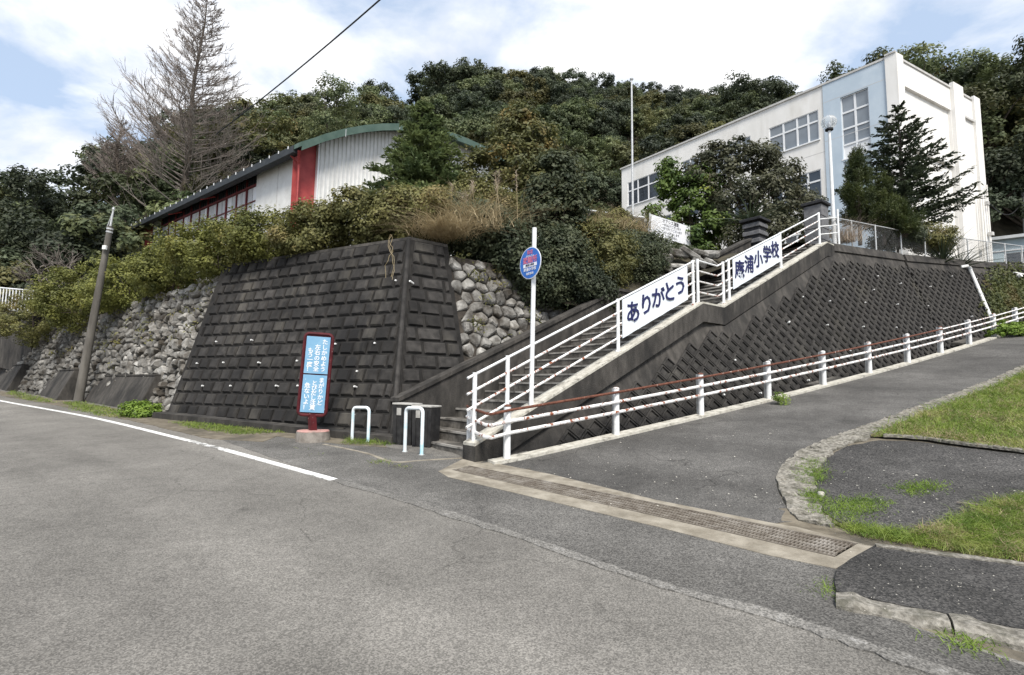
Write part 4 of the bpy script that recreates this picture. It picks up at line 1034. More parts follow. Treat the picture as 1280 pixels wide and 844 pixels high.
# notice board by the yard
nbp = [at(813, 272.3, 18.6), at(861, 278, 20.0), at(862.5, 304.5, 20.0), at(814.4, 298, 18.6)]
nb_ = empty('notice_board', (nbp[3].x, nbp[3].y, 5.6), 'white notice board with rows of black writing behind the bushes', 'notice board')
nx = (nbp[1] - nbp[0]); nx.z = 0; nw = nx.length; nx.normalize(); nn = Vector((nx.y, -nx.x, 0)); nn = nn if nn.y < 0 else -nn
ncz = sum(p.z for p in nbp) / 4; nc = Vector(((nbp[0].x + nbp[1].x) / 2, (nbp[0].y + nbp[1].y) / 2, ncz)); nh = (nbp[0].z - nbp[3].z) / 2
bo = MB().box(nc, (nw / 2, .02, nh), nx, nn).build('board', MATS['sign_white'], nb_)
for k in (-1, 1): MB().tube([nc + nx * (nw / 2 + .03) * k + Z * (nh + .03), nc + nx * (nw / 2 + .03) * k - Z * (nh + 1.0)], .03, 8).build('post', MATS['galvanised'], nb_)
mat('ink_black', (0.02, 0.02, 0.025), None, rough=0.6)
for k, (tx, sz) in enumerate((('オアシス運動', .17), ('一おはようございます', .115), ('一ありがとうございます', .115), ('一しつれいします', .115), ('一すみません', .115))):
    text_part('lettering', tx, sz, nc + nn * .024 + Z * (nh * .70 - k * nh * .36) + nx * (0 if k == 0 else .05), nx, Z, MATS['ink_black'], bo, bold=.004, extrude=.001)
fp0 = at(791, 262, 27); fp1 = at(793.8, 101, 27)
fl = empty('flagpole', (fp0.x, fp0.y, 5.6), 'tall thin bare flagpole standing before the far end of the school', 'flagpole')
MB().tube([Vector((fp0.x, fp0.y, 5.6)), Vector((fp0.x, fp0.y, fp1.z))], [0.075, 0.045], 10).build('pole', MATS['galvanised'], fl, smooth=True)
MB().lathe(Vector((fp0.x, fp0.y, fp1.z)), [(0.05, 0), (0.1, 0.06), (0.1, .12), (0.03, .18)], 10).build('finial', MATS['galvanised'], fl, smooth=True)
# yard fence: low dark board fence with white rail behind the bushes
yf0, yf1 = at(728, 262, 21), at(806, 272, 19.0)
yf = empty('yard_fence', (yf0.x, yf0.y, 5.5), 'low dark panel fence with pale top rail beside the notice board', 'fence')
yd = (yf1 - yf0); yL = yd.length; yd.normalize()
mat('dark_panel', (0.05, 0.055, 0.06), (0.08, 0.085, 0.09), scale=4, rough=0.7)
npn = 5
for k in range(npn):
    a = yf0 + yd * (yL * k / npn + .02); b = yf0 + yd * (yL * (k + 1) / npn - .02); t_ = Vector((.0, .03, 0))
    MB().hexa([a - Z * 1.3, b - Z * 1.3, b - Z * 1.3 + t_, a - Z * 1.3 + t_, a - Z * .04, b - Z * .04, b - Z * .04 + t_, a - Z * .04 + t_]).build('panel', MATS['dark_panel'], yf)
MB().tube([yf0, yf1], .03, 8).build('top_rail', MATS['white_paint'], yf)
wp = at(710, 258, 17)
e = empty('tap_post', Vector((wp.x, wp.y, wp.z - 1)), 'small white post with a T-shaped top among the bushes', 'post')
MB().tube([wp - Z * 1.2, wp + Z * .05], .035, 8).build('stem', MATS['white_paint'], e); MB().tube([wp + Vector((-.17, 0, -.03)), wp + Vector((.14, 0, -.03))], .045, 8).build('crossbar', MATS['white_paint'], e)
# road railing far along the road at the picture edge
wf1 = at(46, 364, 21); wf0 = wf1 + (at(-40, 356, 24) - wf1) * 3.2
wf = empty('roadside_railing', (wf1.x, wf1.y, 2.6), 'white barred railing above the far end of the rubble wall', 'railing')
wd = wf1 - wf0
for k in range(73):
    p = wf0 + wd * k / 72; MB().tube([p, p - Z * .95], .022, 6).build('bar', MATS['white_paint'], wf)
for h in (0, .9): MB().tube([wf0 - Z * h, wf1 - Z * h], .03, 8).build('rail', MATS['white_paint'], wf)
_t = Vector((0, .25, 0)); q = [wf0 - Z * 3.4, wf1 - Z * 3.4, wf1 - Z * 3.4 + _t, wf0 - Z * 3.4 + _t]
MB().hexa(q + [Vector((p.x, p.y, z_ - .96)) for p, z_ in zip(q, (wf0.z, wf1.z, wf1.z, wf0.z))]).build('plinth', MATS['dark_concrete'], wf)
# overhead cable
mat('cable_black', (0.02, 0.02, 0.022), None, rough=0.6)
ca = at(270, 168, 36); cb_ = at(459, 0, 22); cc_ = cb_ + (cb_ - ca) * 0.9
pts = [ca + (cc_ - ca) * k / 16 - Z * 0.55 * math.sin(math.pi * k / 16) for k in range(17)]
k_ = pts[8] - (ca + cc_) / 2
tag(MB().tube(pts, 0.035, 6).build('overhead_cable', MATS['cable_black']), 'dark overhead cable crossing the sky above the hall roof', 'cable')
# ------------------------------------------------------------------ buildings
mat('school_white', (0.70, 0.685, 0.65), (0.78, 0.765, 0.735), scale=1.1, rough=0.85, bump=0.15, bscale=30, c3=(0.60, 0.575, 0.52), s3=0.5, lo3=0.55, hi3=0.8, coord='World', stretch=(1, 1, .35), c4=(0.42, 0.39, 0.34), s4=1.1, z4=.06, lo4=.58, hi4=.82, m4=.5)
mat('school_blue', (0.43, 0.51, 0.585), (0.50, 0.575, 0.64), scale=1.0, rough=0.85, c3=(0.40, 0.48, 0.55), s3=0.4, coord='World')
mat('frame_white', (0.72, 0.73, 0.74), None, rough=0.5)
mat('coping_grey', (0.42, 0.41, 0.39), (0.55, 0.54, 0.52), scale=3, rough=0.8, coord='World')
def glass(name, c, r=0.06):
    m = mat(name, c, tuple(k * 1.4 for k in c), scale=0.7, rough=r, spec=0.9, coord='World'); return m
glass('glass_grey', (0.15, 0.175, 0.20)); glass('glass_dark', (0.02, 0.025, 0.03)); glass('glass_green', (0.16, 0.20, 0.19), .2)
mat('curtain', (0.42, 0.42, 0.42), (0.60, 0.60, 0.60), scale=5, rough=0.9, stretch=(4, 4, .2), coord='World')
def at_z(px, py, z):
    d = ray(px, py); return CAM + d * ((z - CAM.z) / d.z)
class Wall:
    """vertical wall plane: s along d from O, z world height; n outward"""
    def __init__(s, O, d, n=None):
        s.O = Vector((O.x, O.y, 0)); s.d = Vector((d.x, d.y, 0)).normalized()
        n = Vector((-s.d.y, s.d.x, 0)); s.n = n if n.dot(Vector((0, 0, 0)) - s.O) > 0 else -n
    def p(s, a, z, o=0.0): return s.O + s.d * a + s.n * o + Z * z
    def px(s, px, py, o=0.0):
        d = ray(px, py); t = (s.O + s.n * o - CAM).dot(s.n) / d.dot(s.n); q = CAM + d * t; return (q - s.O).dot(s.d), q.z
    def rect(s, mb, a0, a1, z0, z1, o): mb.add([s.p(a0, z0, o), s.p(a1, z0, o), s.p(a1, z1, o), s.p(a0, z1, o)], [(0, 1, 2, 3)])
    def slab(s, mb, a0, a1, z0, z1, o0, o1):
        mb.hexa([s.p(a0, z0, o0), s.p(a1, z0, o0), s.p(a1, z0, o1), s.p(a0, z0, o1), s.p(a0, z1, o0), s.p(a1, z1, o0), s.p(a1, z1, o1), s.p(a0, z1, o1)])
    def pierced(s, mb, a0, a1, z0, z1, holes, dep=0.18, o=0.0):
        xs = sorted({a0, a1, *[h[0] for h in holes], *[h[1] for h in holes]}); zs = sorted({z0, z1, *[h[2] for h in holes], *[h[3] for h in holes]})
        xs = [x for x in xs if a0 <= x <= a1]; zs = [z for z in zs if z0 <= z <= z1]
        for i in range(len(xs) - 1):
            for j in range(len(zs) - 1):
                cx, cz = (xs[i] + xs[i + 1]) / 2, (zs[j] + zs[j + 1]) / 2
                if any(h[0] < cx < h[1] and h[2] < cz < h[3] for h in holes): continue
                s.rect(mb, xs[i], xs[i + 1], zs[j], zs[j + 1], o)
        for h in holes:
            for (A_, B_) in (((h[0], h[2]), (h[1], h[2])), ((h[1], h[2]), (h[1], h[3])), ((h[1], h[3]), (h[0], h[3])), ((h[0], h[3]), (h[0], h[2]))):
                mb.add([s.p(A_[0], A_[1], o), s.p(B_[0], B_[1], o), s.p(B_[0], B_[1], o - dep), s.p(A_[0], A_[1], o - dep)], [(0, 1, 2, 3)])
    def window(s, parent, a0, a1, z0, z1, cols, rows, gm, dep=0.10, fw=0.10, sill=True, solid=()):
        """frame with bars as one window part, panes as sub-parts; rows are fractions of the height"""
        f = MB(); cs = [a0 + (a1 - a0) * c for c in cols]; rs_ = [z0 + (z1 - z0) * r for r in rows]
        for c in cs: s.slab(f, max(a0, c - fw / 2), min(a1, c + fw / 2) if c < a1 else a1, z0, z1, -dep, -dep + .07)
        for r in rs_: s.slab(f, a0, a1, max(z0, r - fw / 2), min(z1, r + fw / 2), -dep + .002, -dep + .073)
        fo = f.build('window', MATS['frame_white'], parent)
        if sill: sm = MB(); s.slab(sm, a0 - .06, a1 + .06, z0 - .07, z0 - .003, -.02, .07); sm.build('sill', MATS['frame_white'], fo)
        for i in range(len(cs) - 1):
            for j in range(len(rs_) - 1):
                pm = MB(); s.slab(pm, cs[i] + fw / 2, cs[i + 1] - fw / 2, rs_[j] + fw / 2, rs_[j + 1] - fw / 2, -dep + .012, -dep + .03)
                pm.build('pane', MATS['frame_white'] if (i, j) in solid else MATS[gm], fo)
        return fo
# ---- school
C0 = at(1119, 67, 26); ZR = C0.z
Lp = at_z(777, 210.5, ZR); Rp = at_z(1221, 125, ZR)
sch = empty('school_building', (C0.x, C0.y, 5.4), 'three-storey white school with a pale blue corner panel and flat roof', 'building')
WL = Wall(C0, Lp - C0); WR = Wall(C0, Rp - C0); SL = (Lp - C0).length; SR = (Rp - C0).length
b0 = WL.px(1106.5, 75)[0]; b1 = WL.px(1028, 103)[0]
# window rectangles read off the photograph
a_, zt_ = WL.px(1050.5, 122); c_, zt2 = WL.px(1085.5, 110); _, zb_ = WL.px(1057, 199); ztop = (zt_ + zt2) / 2
blue_w = (min(a_, c_), max(a_, c_), zb_, ztop)
w2 = (WL.px(1022.5, 137)[0], WL.px(961, 160)[0], WL.px(1022.5, 174.5)[1], WL.px(1022.5, 137)[1])
w3 = (WL.px(838, 220)[0], WL.px(784.5, 230)[0], WL.px(797, 254)[1], WL.px(797, 224)[1])
dz = w2[3] - w2[2]; st_h = 3.6
holes = [blue_w, (blue_w[0], blue_w[1], blue_w[2] - 2.0, blue_w[2] - 0.16), w2, (w2[1] + 1.2, w3[0] - 1.0, w2[2], w2[3])]
low = []
for k in (1, 2):
    for (a, b) in ((w2[0], w2[1]), (w2[1] + 1.2, w3[0] - 1.0), (w3[0], w3[1])):
        low.append((a, b, w2[2] - st_h * k, w2[3] - st_h * k))
w3b = (w3[0], w3[1], w3[2], w3[3])
low = [h for h in low if h[2] > 6 and not (h[0] == w3[0] and abs(h[2] - w3[2]) < 2.6)]
holes_all = holes + [w3b] + low
wb = MB(); WL.pierced(wb, b1, SL, 4.5, ZR - 0.12, [h for h in holes_all if h[0] >= b1])
_A = Matrix(((WL.n.x, WL.n.y), (WR.n.x, WR.n.y))); _x = _A.inverted() @ Vector((0.12, 0.1)); _x = Vector((_x.x, _x.y, 0))
xl, xr = _x.dot(WL.d), _x.dot(WR.d)
WL.rect(wb, xl, b0, 4.5, ZR, 0.12)
wb.add([WL.p(b0, 4.5, 0), WL.p(b0, 4.5, .12), WL.p(b0, ZR, .12), WL.p(b0, ZR, 0)], [(0, 1, 2, 3)])
wb.build('front_wall', MATS['school_white'], sch, recalc=False)
bp_ = MB(); WL.pierced(bp_, b0, b1, 4.5, ZR - 0.12, holes[:2], o=0.05)
bp_.add([WL.p(b1, 4.5, 0), WL.p(b1, 4.5, .05), WL.p(b1, ZR - .12, .05), WL.p(b1, ZR - .12, 0)], [(0, 1, 2, 3)])
bp_.build('blue_panel', MATS['school_blue'], sch, recalc=False)
for zl_ in (WL.px(1100, 102)[1], WL.px(1040, 175)[1]):
    j = MB(); WL.slab(j, b0 + .02, b1 - .02, zl_ - .012, zl_ + .012, .051, .053); j.build('panel_joint', MATS['coping_grey'], sch)
j = MB(); zj = WL.px(1022, 184)[1] - .4; WL.slab(j, b1 + .02, SL - .02, zj - .015, zj + .015, .001, .003); j.build('wall_joint', MATS['coping_grey'], sch)
WL.window(sch, *blue_w, (0, .5, 1), (0, .225, .48, .74, 1), 'glass_grey', dep=.1, solid=((0, 0), (1, 0)))
WL.window(sch, blue_w[0], blue_w[1], blue_w[2] - 2.0, blue_w[2] - .16, (0, .5, 1), (0, 1), 'glass_green', dep=.1)
WL.window(sch, *w2, (0, .2, .42, .7, 1), (0, .64, 1), 'glass_grey')
WL.window(sch, *holes[3], (0, .12, .25, .37, .5, .62, .75, .87, 1), (0, .64, 1), 'glass_grey')
WL.window(sch, *w3b, (0, .25, .5, .75, 1), (0, .62, 1), 'glass_dark')
for h in low: WL.window(sch, *h, (0, .25, .5, .75, 1), (0, .64, 1), 'glass_dark')
cpw = MB(); WL.slab(cpw, b0, SL + .1, ZR - .117, ZR, -.25, .09); cpw.build('roof_coping', MATS['coping_grey'], sch)
cpw = MB(); WL.slab(cpw, -.05, b0 - .004, ZR + .003, ZR + .1, -.3, .17); cpw.build('corner_coping', MATS['coping_grey'], sch)
# end wall with recessed panels, pilaster and pipes
pA = WR.px(1127, 106); pB = WR.px(1188.3, 137); lA = WR.px(1196, 209.5)
s1, s2 = pA[0], pB[0]; zA = (pA[1] + pB[1]) / 2; zB = lA[1]
cA = 0.55
rp1 = (s1, s2, zB + 0.75, zA); rp2 = (s1, s2, 6.5, zB)
we = MB(); WR.pierced(we, cA, SR, 4.5, ZR - .25, [rp1, rp2], dep=.16); WR.rect(we, xr, cA, 4.5, ZR, .1)
we.add([WR.p(cA, 4.5, 0), WR.p(cA, 4.5, .1), WR.p(cA, ZR, .1), WR.p(cA, ZR, 0)], [(0, 1, 2, 3)])
we.build('end_wall', MATS['school_white'], sch, recalc=False)
for r_ in (rp1, rp2):
    m_ = MB(); WR.slab(m_, r_[0], r_[1], r_[2], r_[3], -.2, -.155); m_.build('recessed_panel', MATS['school_white'], sch)
pil0, pil1 = WR.px(1187, 115)[0], WR.px(1199, 118)[0]
m_ = MB(); WR.slab(m_, pil0, pil1, 4.5, ZR + .06, .0, .2); m_.build('pilaster', MATS['school_white'], sch)
m_ = MB(); WR.slab(m_, SR - .75, SR, 4.5, ZR + .0, .0, .14); m_.build('corner_pier', MATS['school_white'], sch)
hA = WR.px(1203, 145); hB = WR.px(1210, 150)
m_ = MB(); WR.slab(m_, pil1 + .1, SR - .8, hA[1] - .12, hA[1], .003, .12); m_.build('ledge', MATS['coping_grey'], sch)
m_ = MB(); WR.slab(m_, cA, SR + .05, ZR - .247, ZR - .13, -.3, .06); m_.build('end_coping', MATS['coping_grey'], sch)
for a in (SR - 1.25, SR - .95, SR - .35):
    m_ = MB(); m_.tube([WR.p(a, 5, .27), WR.p(a, ZR - 5.2 - (SR - a), .27)], .045, 8); m_.build('downpipe', MATS['school_white'], sch, smooth=True)
for a, z in ((SR - 1.1, 9.6), (SR - .3, 10.4), (SR - .6, 12.2)):
    m_ = MB(); m_.box(WR.p(a, z, .3), (.12, .1, .1), WR.d, WR.n); m_.build('junction_box', MATS['coping_grey'], sch)
m_ = MB(); WR.slab(m_, SR - 1.2, SR - .8, 7.6, 8.4, .23, .25); m_.build('vent_panel', MATS['coping_grey'], sch)
# flat roof and the two hidden sides
rf = MB(); back = -WL.n * 9.0
q = [WL.p(0, 0, -.2), WL.p(SL, 0, -.2), WL.p(SL, 0, -9), WR.p(SR, 0, -.2)]
rf.prism([p + Z * (ZR - .6) for p in q], Z * .15); rf.build('roof', MATS['coping_grey'], sch)
sd_ = MB(); sd_.add([WL.p(SL, 4.5), WL.p(SL, 4.5, -9), WL.p(SL, ZR - .1, -9), WL.p(SL, ZR - .1)], [(0, 1, 2, 3)]); a_, b_ = WL.p(SL, 0, -9), WR.p(SR, 0)
sd_.add([a_ + Z * 4.5, b_ + Z * 4.5, b_ + Z * (ZR - .12), a_ + Z * (ZR - .12)], [(0, 1, 2, 3)]); sd_.build('rear_wall', MATS['school_white'], sch)
for k in range(3):
    p0 = WR.p(SR - .9, 15 - k * .4 - 2.2, .3); 
wires = [(WR.p(SR - .6, 12.2, .4), at(1279, 250, 36)), (WR.p(SR - .3, 10.4, .4), at(1279, 238, 36))]
tag(MB().tube([wires[0][0] + (wires[0][1] - wires[0][0]) * k / 10 - Z * .9 * math.sin(math.pi * k / 10) for k in range(11)], .022, 5).build('service_cable', MATS['cable_black']), 'thin sagging cable from the end of the school to the small pole', 'cable')
up2 = at(1277, 262, 36); e = empty('service_pole', (up2.x, up2.y, 6), 'small pale pole beyond the end of the school', 'utility pole')
MB().tube([Vector((up2.x, up2.y, 6)), at(1276.5, 212, 36)], .1, 8).build('shaft', MATS['galvanised'], e, smooth=True); MB().box(at(1276.5, 218, 36), (.3, .05, .05)).build('crossarm', MATS['galvanised'], e)

# ---- pale blue shed beyond the fence
mat('shed_blue', (0.36, 0.45, 0.49), (0.44, 0.53, 0.57), scale=2, rough=0.7, coord='World'); mat('shed_roof', (0.40, 0.42, 0.43), (0.5, 0.52, 0.53), scale=3, rough=0.6)
sh0 = at(1239, 302, 33); sh1 = at(1330, 290, 31)
WS = Wall(sh0, sh1 - sh0); SSL = 9.0; zt0 = sh0.z
she = empty('shed', (sh0.x, sh0.y, 6), 'low pale blue building behind the fence at the picture edge', 'building')
hh = [(k * 2.1 + .55, k * 2.1 + 2.2, WS.px(1258, 324)[1] - .5, WS.px(1258, 316.5)[1]) for k in range(4)]
w_ = MB(); WS.pierced(w_, 0, SSL, 5.5, zt0, hh); w_.add([WS.p(0, 5.5), WS.p(0, 5.5, -4), WS.p(0, zt0, -4), WS.p(0, zt0)], [(0, 1, 2, 3)]); w_.build('wall', MATS['shed_blue'], she, recalc=False)
for h in hh: WS.window(she, *h, (0, .5, 1), (0, 1), 'glass_dark', dep=.1, fw=.08)
r_ = MB(); r_.hexa([WS.p(-.3, zt0 + .01, -4), WS.p(SSL, zt0 + .01, -4), WS.p(SSL, zt0 + .01, .35), WS.p(-.3, zt0 + .01, .35), WS.p(-.3, zt0 + .5, -4), WS.p(SSL, zt0 + .5, -4), WS.p(SSL, zt0 + .2, .35), WS.p(-.3, zt0 + .2, .35)]); r_.build('roof', MATS['shed_roof'], she)
band = MB(); WS.slab(band, 0, SSL, zt0 - .75, zt0 - .68, .004, .05); band.build('band', MATS['frame_white'], she)

# ---- gym hall with arched roof
mat('hall_white', (0.60, 0.60, 0.58), (0.70, 0.70, 0.68), scale=2, rough=0.7, c3=(0.45, 0.43, 0.38), s3=0.8, lo3=.6, hi3=.85, coord='World')
mat('hall_red', (0.30, 0.045, 0.045), (0.40, 0.07, 0.065), scale=2, rough=0.6, coord='World')
mat('mullion_red', (0.10, 0.018, 0.018), (0.16, 0.03, 0.03), scale=3, rough=0.6, coord='World')
mat('roof_green', (0.055, 0.095, 0.075), (0.085, 0.13, 0.105), scale=2, rough=0.45, coord='World')
mat('eave_dark', (0.018, 0.022, 0.025), (0.034, 0.039, 0.042), scale=3, rough=0.6, coord='World')
mat('louvre_dark', (0.012, 0.012, 0.014), (0.028, 0.027, 0.028), scale=8, rough=0.7, coord='World')
E0 = at(371, 187, 24); ZE = E0.z; E1 = at_z(160, 288, ZE); ed = (E1 - E0); ed.z = 0; EL = ed.length; ed.normalize()
gd = Vector((-ed.y, ed.x, 0)); gd = gd if gd.y > 0 else -gd
hall = empty('gym_hall', (E0.x, E0.y, 4.3), 'gym hall with green arched roof, white ribbed gable and red trim above the hedge', 'building')
EB = Vector((E0.x, E0.y, 0)); GWD = 28.0; RISE = 5.0
def arch(t): # t along gable 0..GWD -> z
    R = ((GWD / 2) ** 2 + RISE ** 2) / (2 * RISE); return ZE + math.sqrt(max(R * R - (t - GWD / 2) ** 2, 0)) - (R - RISE)
INS = 0.55
SWl = Wall(E0 + gd * INS, ed)                 # long side wall, set back under the eave
GWl = Wall(E0 + ed * 0.35, gd)                # gable wall
# side wall bays
z_lo = 4.0
wx0 = SWl.px(321, 225)[0]; 
sw_ = MB(); SWl.slab(sw_, .5, wx0, z_lo, ZE + .15, -.2, 0); sw_.build('side_wall', MATS['hall_white'], hall)
w1 = SWl.px(200, 290)[0]; w1b = SWl.px(190, 290)[0]
sw_ = MB(); SWl.slab(sw_, w1, w1 + 1.3, z_lo, ZE + .15, -.2, 0); sw_.build('side_wall', MATS['hall_white'], hall)
sw_ = MB(); SWl.slab(sw_, w1 + 1.32, EL - .2, z_lo, ZE + .15, -.25, -.05); sw_.build('side_wall', MATS['hall_red'], hall)
j = MB(); jx = SWl.px(348, 215)[0]; SWl.slab(j, jx - .02, jx + .02, z_lo, ZE, .001, .012); j.build('panel_joint', MATS['coping_grey'], hall)
ztr = SWl.px(318, 231)[1]
nm = 11; bw_ = (w1 - wx0) / nm
for k in range(nm):
    a, b = wx0 + bw_ * k, wx0 + bw_ * (k + 1)
    lv = MB(); SWl.slab(lv, a + .06, b - .06, ztr + .06, ZE + .15, -.16, -.1); lo_ = lv.build('louvre_panel', MATS['louvre_dark'], hall)
    for q in range(4): l2 = MB(); x_ = a + .1 + (b - a - .2) * (q + .5) / 4; SWl.slab(l2, x_ - .03, x_ + .03, ztr + .08, ZE + .1, -.099, -.06); l2.build('batten', MATS['eave_dark'], lo_)
    f_ = MB(); SWl.slab(f_, a + .04, b - .04, ztr - .9, ztr - .84, -.13, -.07); fo = f_.build('window', MATS['mullion_red'], hall)
    f_ = MB(); SWl.slab(f_, a + .04, b - .04, 6.2, 6.28, -.13, -.07); f_.build('bottom_rail', MATS['mullion_red'], fo)
    for q in range(2):
        g_ = MB(); SWl.slab(g_, a + .06 + (b - a) * .47 * q, a + .06 + (b - a) * .47 * (q + 1) - .05, 6.3, ztr - .06, -.16, -.12); g_.build('pane', MATS['curtain'] if (k * 2 + q) % 5 else MATS['frame_white'], fo)
for k in range(nm + 1):
    a = wx0 + bw_ * k; m_ = MB(); SWl.slab(m_, a - .045, a + .045, z_lo, ZE + .12, -.2, -.03 if k % 2 else -.06); m_.build('mullion', MATS['mullion_red'], hall)
m_ = MB(); SWl.slab(m_, wx0, w1, ztr - .05, ztr + .05, -.15, -.025); m_.build('transom', MATS['mullion_red'], hall)
# eave gutter and roof sheets
eg = MB(); eg.box(E0 + ed * EL / 2 - Z * .02, (EL / 2, .18, .17), ed, gd); eg.build('eave_fascia', MATS['eave_dark'], hall)
for k in range(26):
    p = E0 + ed * (EL * (k + .5) / 26) - gd * .2 + Z * .13; MB().box(p, (.02, .015, .07), ed, gd).build('gutter_clip', MATS['frame_white'], hall)
rfm = MB(); NA = 24
prev = None; V = []; F = []
for i in range(NA + 1):
    t = GWD * i / NA; z = arch(t)
    for l, dzz in ((-.45, .0), (EL, .0), (EL, .22), (-.45, .22)): V.append(EB + ed * l + gd * (t if 0 < i < NA else (t - .15 if i == 0 else t + .15)) + Z * (z + dzz - (.05 if i in (0, NA) else 0)))
for i in range(NA):
    for k in range(4): F.append((i * 4 + k, i * 4 + (k + 1) % 4, (i + 1) * 4 + (k + 1) % 4, (i + 1) * 4 + k))
F += [(0, 1, 2, 3), tuple(NA * 4 + k for k in (3, 2, 1, 0))]
rfm.add(V, F).build('roof', MATS['roof_green'], hall)
bgm = MB(); V = []; F = []
for i in range(NA + 1):
    t = GWD * i / NA; z = arch(t)
    for l, dzz in ((-.47, -.16), (-.40, -.16), (-.40, .24), (-.47, .24)): V.append(EB + ed * l + gd * t + Z * (z + dzz))
F = [(i * 4 + k, i * 4 + (k + 1) % 4, (i + 1) * 4 + (k + 1) % 4, (i + 1) * 4 + k) for i in range(NA) for k in range(4)] + [(0, 1, 2, 3), tuple(NA * 4 + k for k in (3, 2, 1, 0))]
bgm.add(V, F).build('verge_board', MATS['roof_green'], hall)
for i in range(2, NA, 3):
    t = GWD * i / NA; MB().box(EB + ed * -.475 + gd * t + Z * (arch(t) - .02), (.006, .015, .2), ed, gd).build('board_joint', MATS['shed_roof'], hall)
# gable: red bay then ribbed white sheets
t_red = GWl.px(397, 200)[0]
gm = MB(); gm.add([GWl.p(.1, z_lo, -.12), GWl.p(t_red, z_lo, -.12), GWl.p(t_red, arch(t_red) - .05, -.12), GWl.p(.1, arch(.1) - .05, -.12)], [(0, 1, 2, 3)]); gm.build('red_bay', MATS['hall_red'], hall, recalc=False)
V = []; F = []; t = t_red; k = 0; prof = ((0, 0), (.11, 0), (.15, .05), (.21, .05), (.25, 0))
pts = []
while t < GWD - .3:
    for a, o in prof[:-1]: pts.append((t + a, o))
    t += .25
for a, o in pts: a2 = min(a, GWD - .1); V += [GWl.p(a2, z_lo, o), GWl.p(a2, arch(a2) + .0, o)]
F = [(2 * i, 2 * i + 2, 2 * i + 3, 2 * i + 1) for i in range(len(pts) - 1)]
gm = MB(); gm.add(V, F); gm.build('ribbed_gable', MATS['hall_white'], hall, recalc=False)
m_ = MB(); GWl.slab(m_, t_red - .02, t_red + .05, z_lo, arch(t_red) - .05, -.12, .07); m_.build('gable_edge', MATS['frame_white'], hall)
pp_ = GWl.p(.28, 0, .12); MB().tube([pp_ + Z * z_lo, pp_ + Z * (ZE - .6), E0 + Z * -.1 - ed * .2], .07, 8).build('downpipe', MATS['hall_red'], hall, smooth=True)
pp_ = SWl.p(.45, 0, .1); MB().tube([pp_ + Z * z_lo, pp_ + Z * (ZE - .5), E0 + ed * .5 + Z * -.15], .06, 8).build('downpipe', MATS['hall_red'], hall, smooth=True)
for px_ in (262, 223):
    a = SWl.px(px_, 250)[0]; MB().tube([SWl.p(a - .9, ztr + .3, .05), SWl.p(a, ZE - .2, .5)], .04, 6).build('brace', MATS['hall_red'], hall)
bk = MB(); bk.add([SWl.p(EL - .2, z_lo), SWl.p(EL - .2, z_lo, -13), SWl.p(EL - .2, ZE + 2, -13), SWl.p(EL - .2, ZE + .1)], [(0, 1, 2, 3)]); bk.add([SWl.p(.4, z_lo, -.8), SWl.p(EL - .2, z_lo, -.8), SWl.p(EL - .2, ZE + .5, -.8), SWl.p(.4, ZE + .5, -.8)], [(0, 1, 2, 3)]); bk.build('inner_wall', MATS['louvre_dark'], hall, recalc=False)
# ------------------------------------------------------------------ vegetation
def leafmat(name, c1, c2, c3=None, rnd=0.25, scale=1.4, trans=0.32, lo3=.55, hi3=.72, s3=.9):
    return mat(name, c1, c2, scale=scale, rough=0.6, c3=c3, s3=s3, lo3=lo3, hi3=hi3, rnd=rnd, coord='World', trans=trans, detail=3, spec=0.35)
leafmat('leaf_hedge', (0.075, 0.088, 0.022), (0.225, 0.232, 0.058), (0.28, 0.25, 0.07), scale=2.2, rnd=.18)
leafmat('leaf_hedge_olive', (0.075, 0.082, 0.028), (0.205, 0.195, 0.066), (0.26, 0.20, 0.085), scale=2.0, rnd=.15)
leafmat('leaf_dark', (0.026, 0.038, 0.022), (0.078, 0.092, 0.048), rnd=.25)
leafmat('leaf_forest', (0.046, 0.066, 0.030), (0.145, 0.172, 0.076), (0.185, 0.175, 0.07), scale=.35, s3=.12, rnd=.5, lo3=.5, hi3=.7)
leafmat('leaf_rust', (0.062, 0.072, 0.028), (0.150, 0.150, 0.050), (0.27, 0.185, 0.062), scale=1.0, s3=.7, lo3=.54, hi3=.70, rnd=0)
leafmat('leaf_gloss', (0.0308, 0.0448, 0.0224), (0.1050, 0.1190, 0.0630), rnd=.1, scale=3)
leafmat('leaf_bright', (0.0450, 0.0825, 0.0210), (0.1275, 0.1875, 0.0375), (0.3900, 0.3600, 0.0525), scale=1.2, s3=.8, lo3=.6, hi3=.72, rnd=0)
leafmat('leaf_grey', (0.0435, 0.0522, 0.0290), (0.1232, 0.1232, 0.0725), (0.1595, 0.1450, 0.0943), rnd=0, scale=1.5)
leafmat('leaf_fir', (0.022, 0.034, 0.020), (0.062, 0.078, 0.042), rnd=0, scale=2)
leafmat('leaf_cedar', (0.060, 0.090, 0.038), (0.170, 0.210, 0.082), rnd=0, scale=1.2)
leafmat('leaf_pine', (0.030, 0.046, 0.017), (0.088, 0.108, 0.030), rnd=0.1, scale=2)
leafmat('straw', (0.30, 0.235, 0.13), (0.52, 0.43, 0.27), (0.18, 0.15, 0.07), scale=4, rnd=0, s3=2)
leafmat('plume', (0.3060, 0.2430, 0.1890), (0.4500, 0.3780, 0.2970), scale=4, rnd=0)
leafmat('grass_blade', (0.10, 0.17, 0.025), (0.25, 0.32, 0.06), (0.42, 0.38, 0.16), scale=5, rnd=0, s3=1.6, lo3=.54, hi3=.74)
leafmat('grass_fresh', (0.1013, 0.1755, 0.0243), (0.2160, 0.3105, 0.0473), scale=5, rnd=0)
leafmat('leaf_ivy', (0.0480, 0.0624, 0.0216), (0.1200, 0.1320, 0.0420), (0.1440, 0.1080, 0.0420), scale=3, rnd=0)
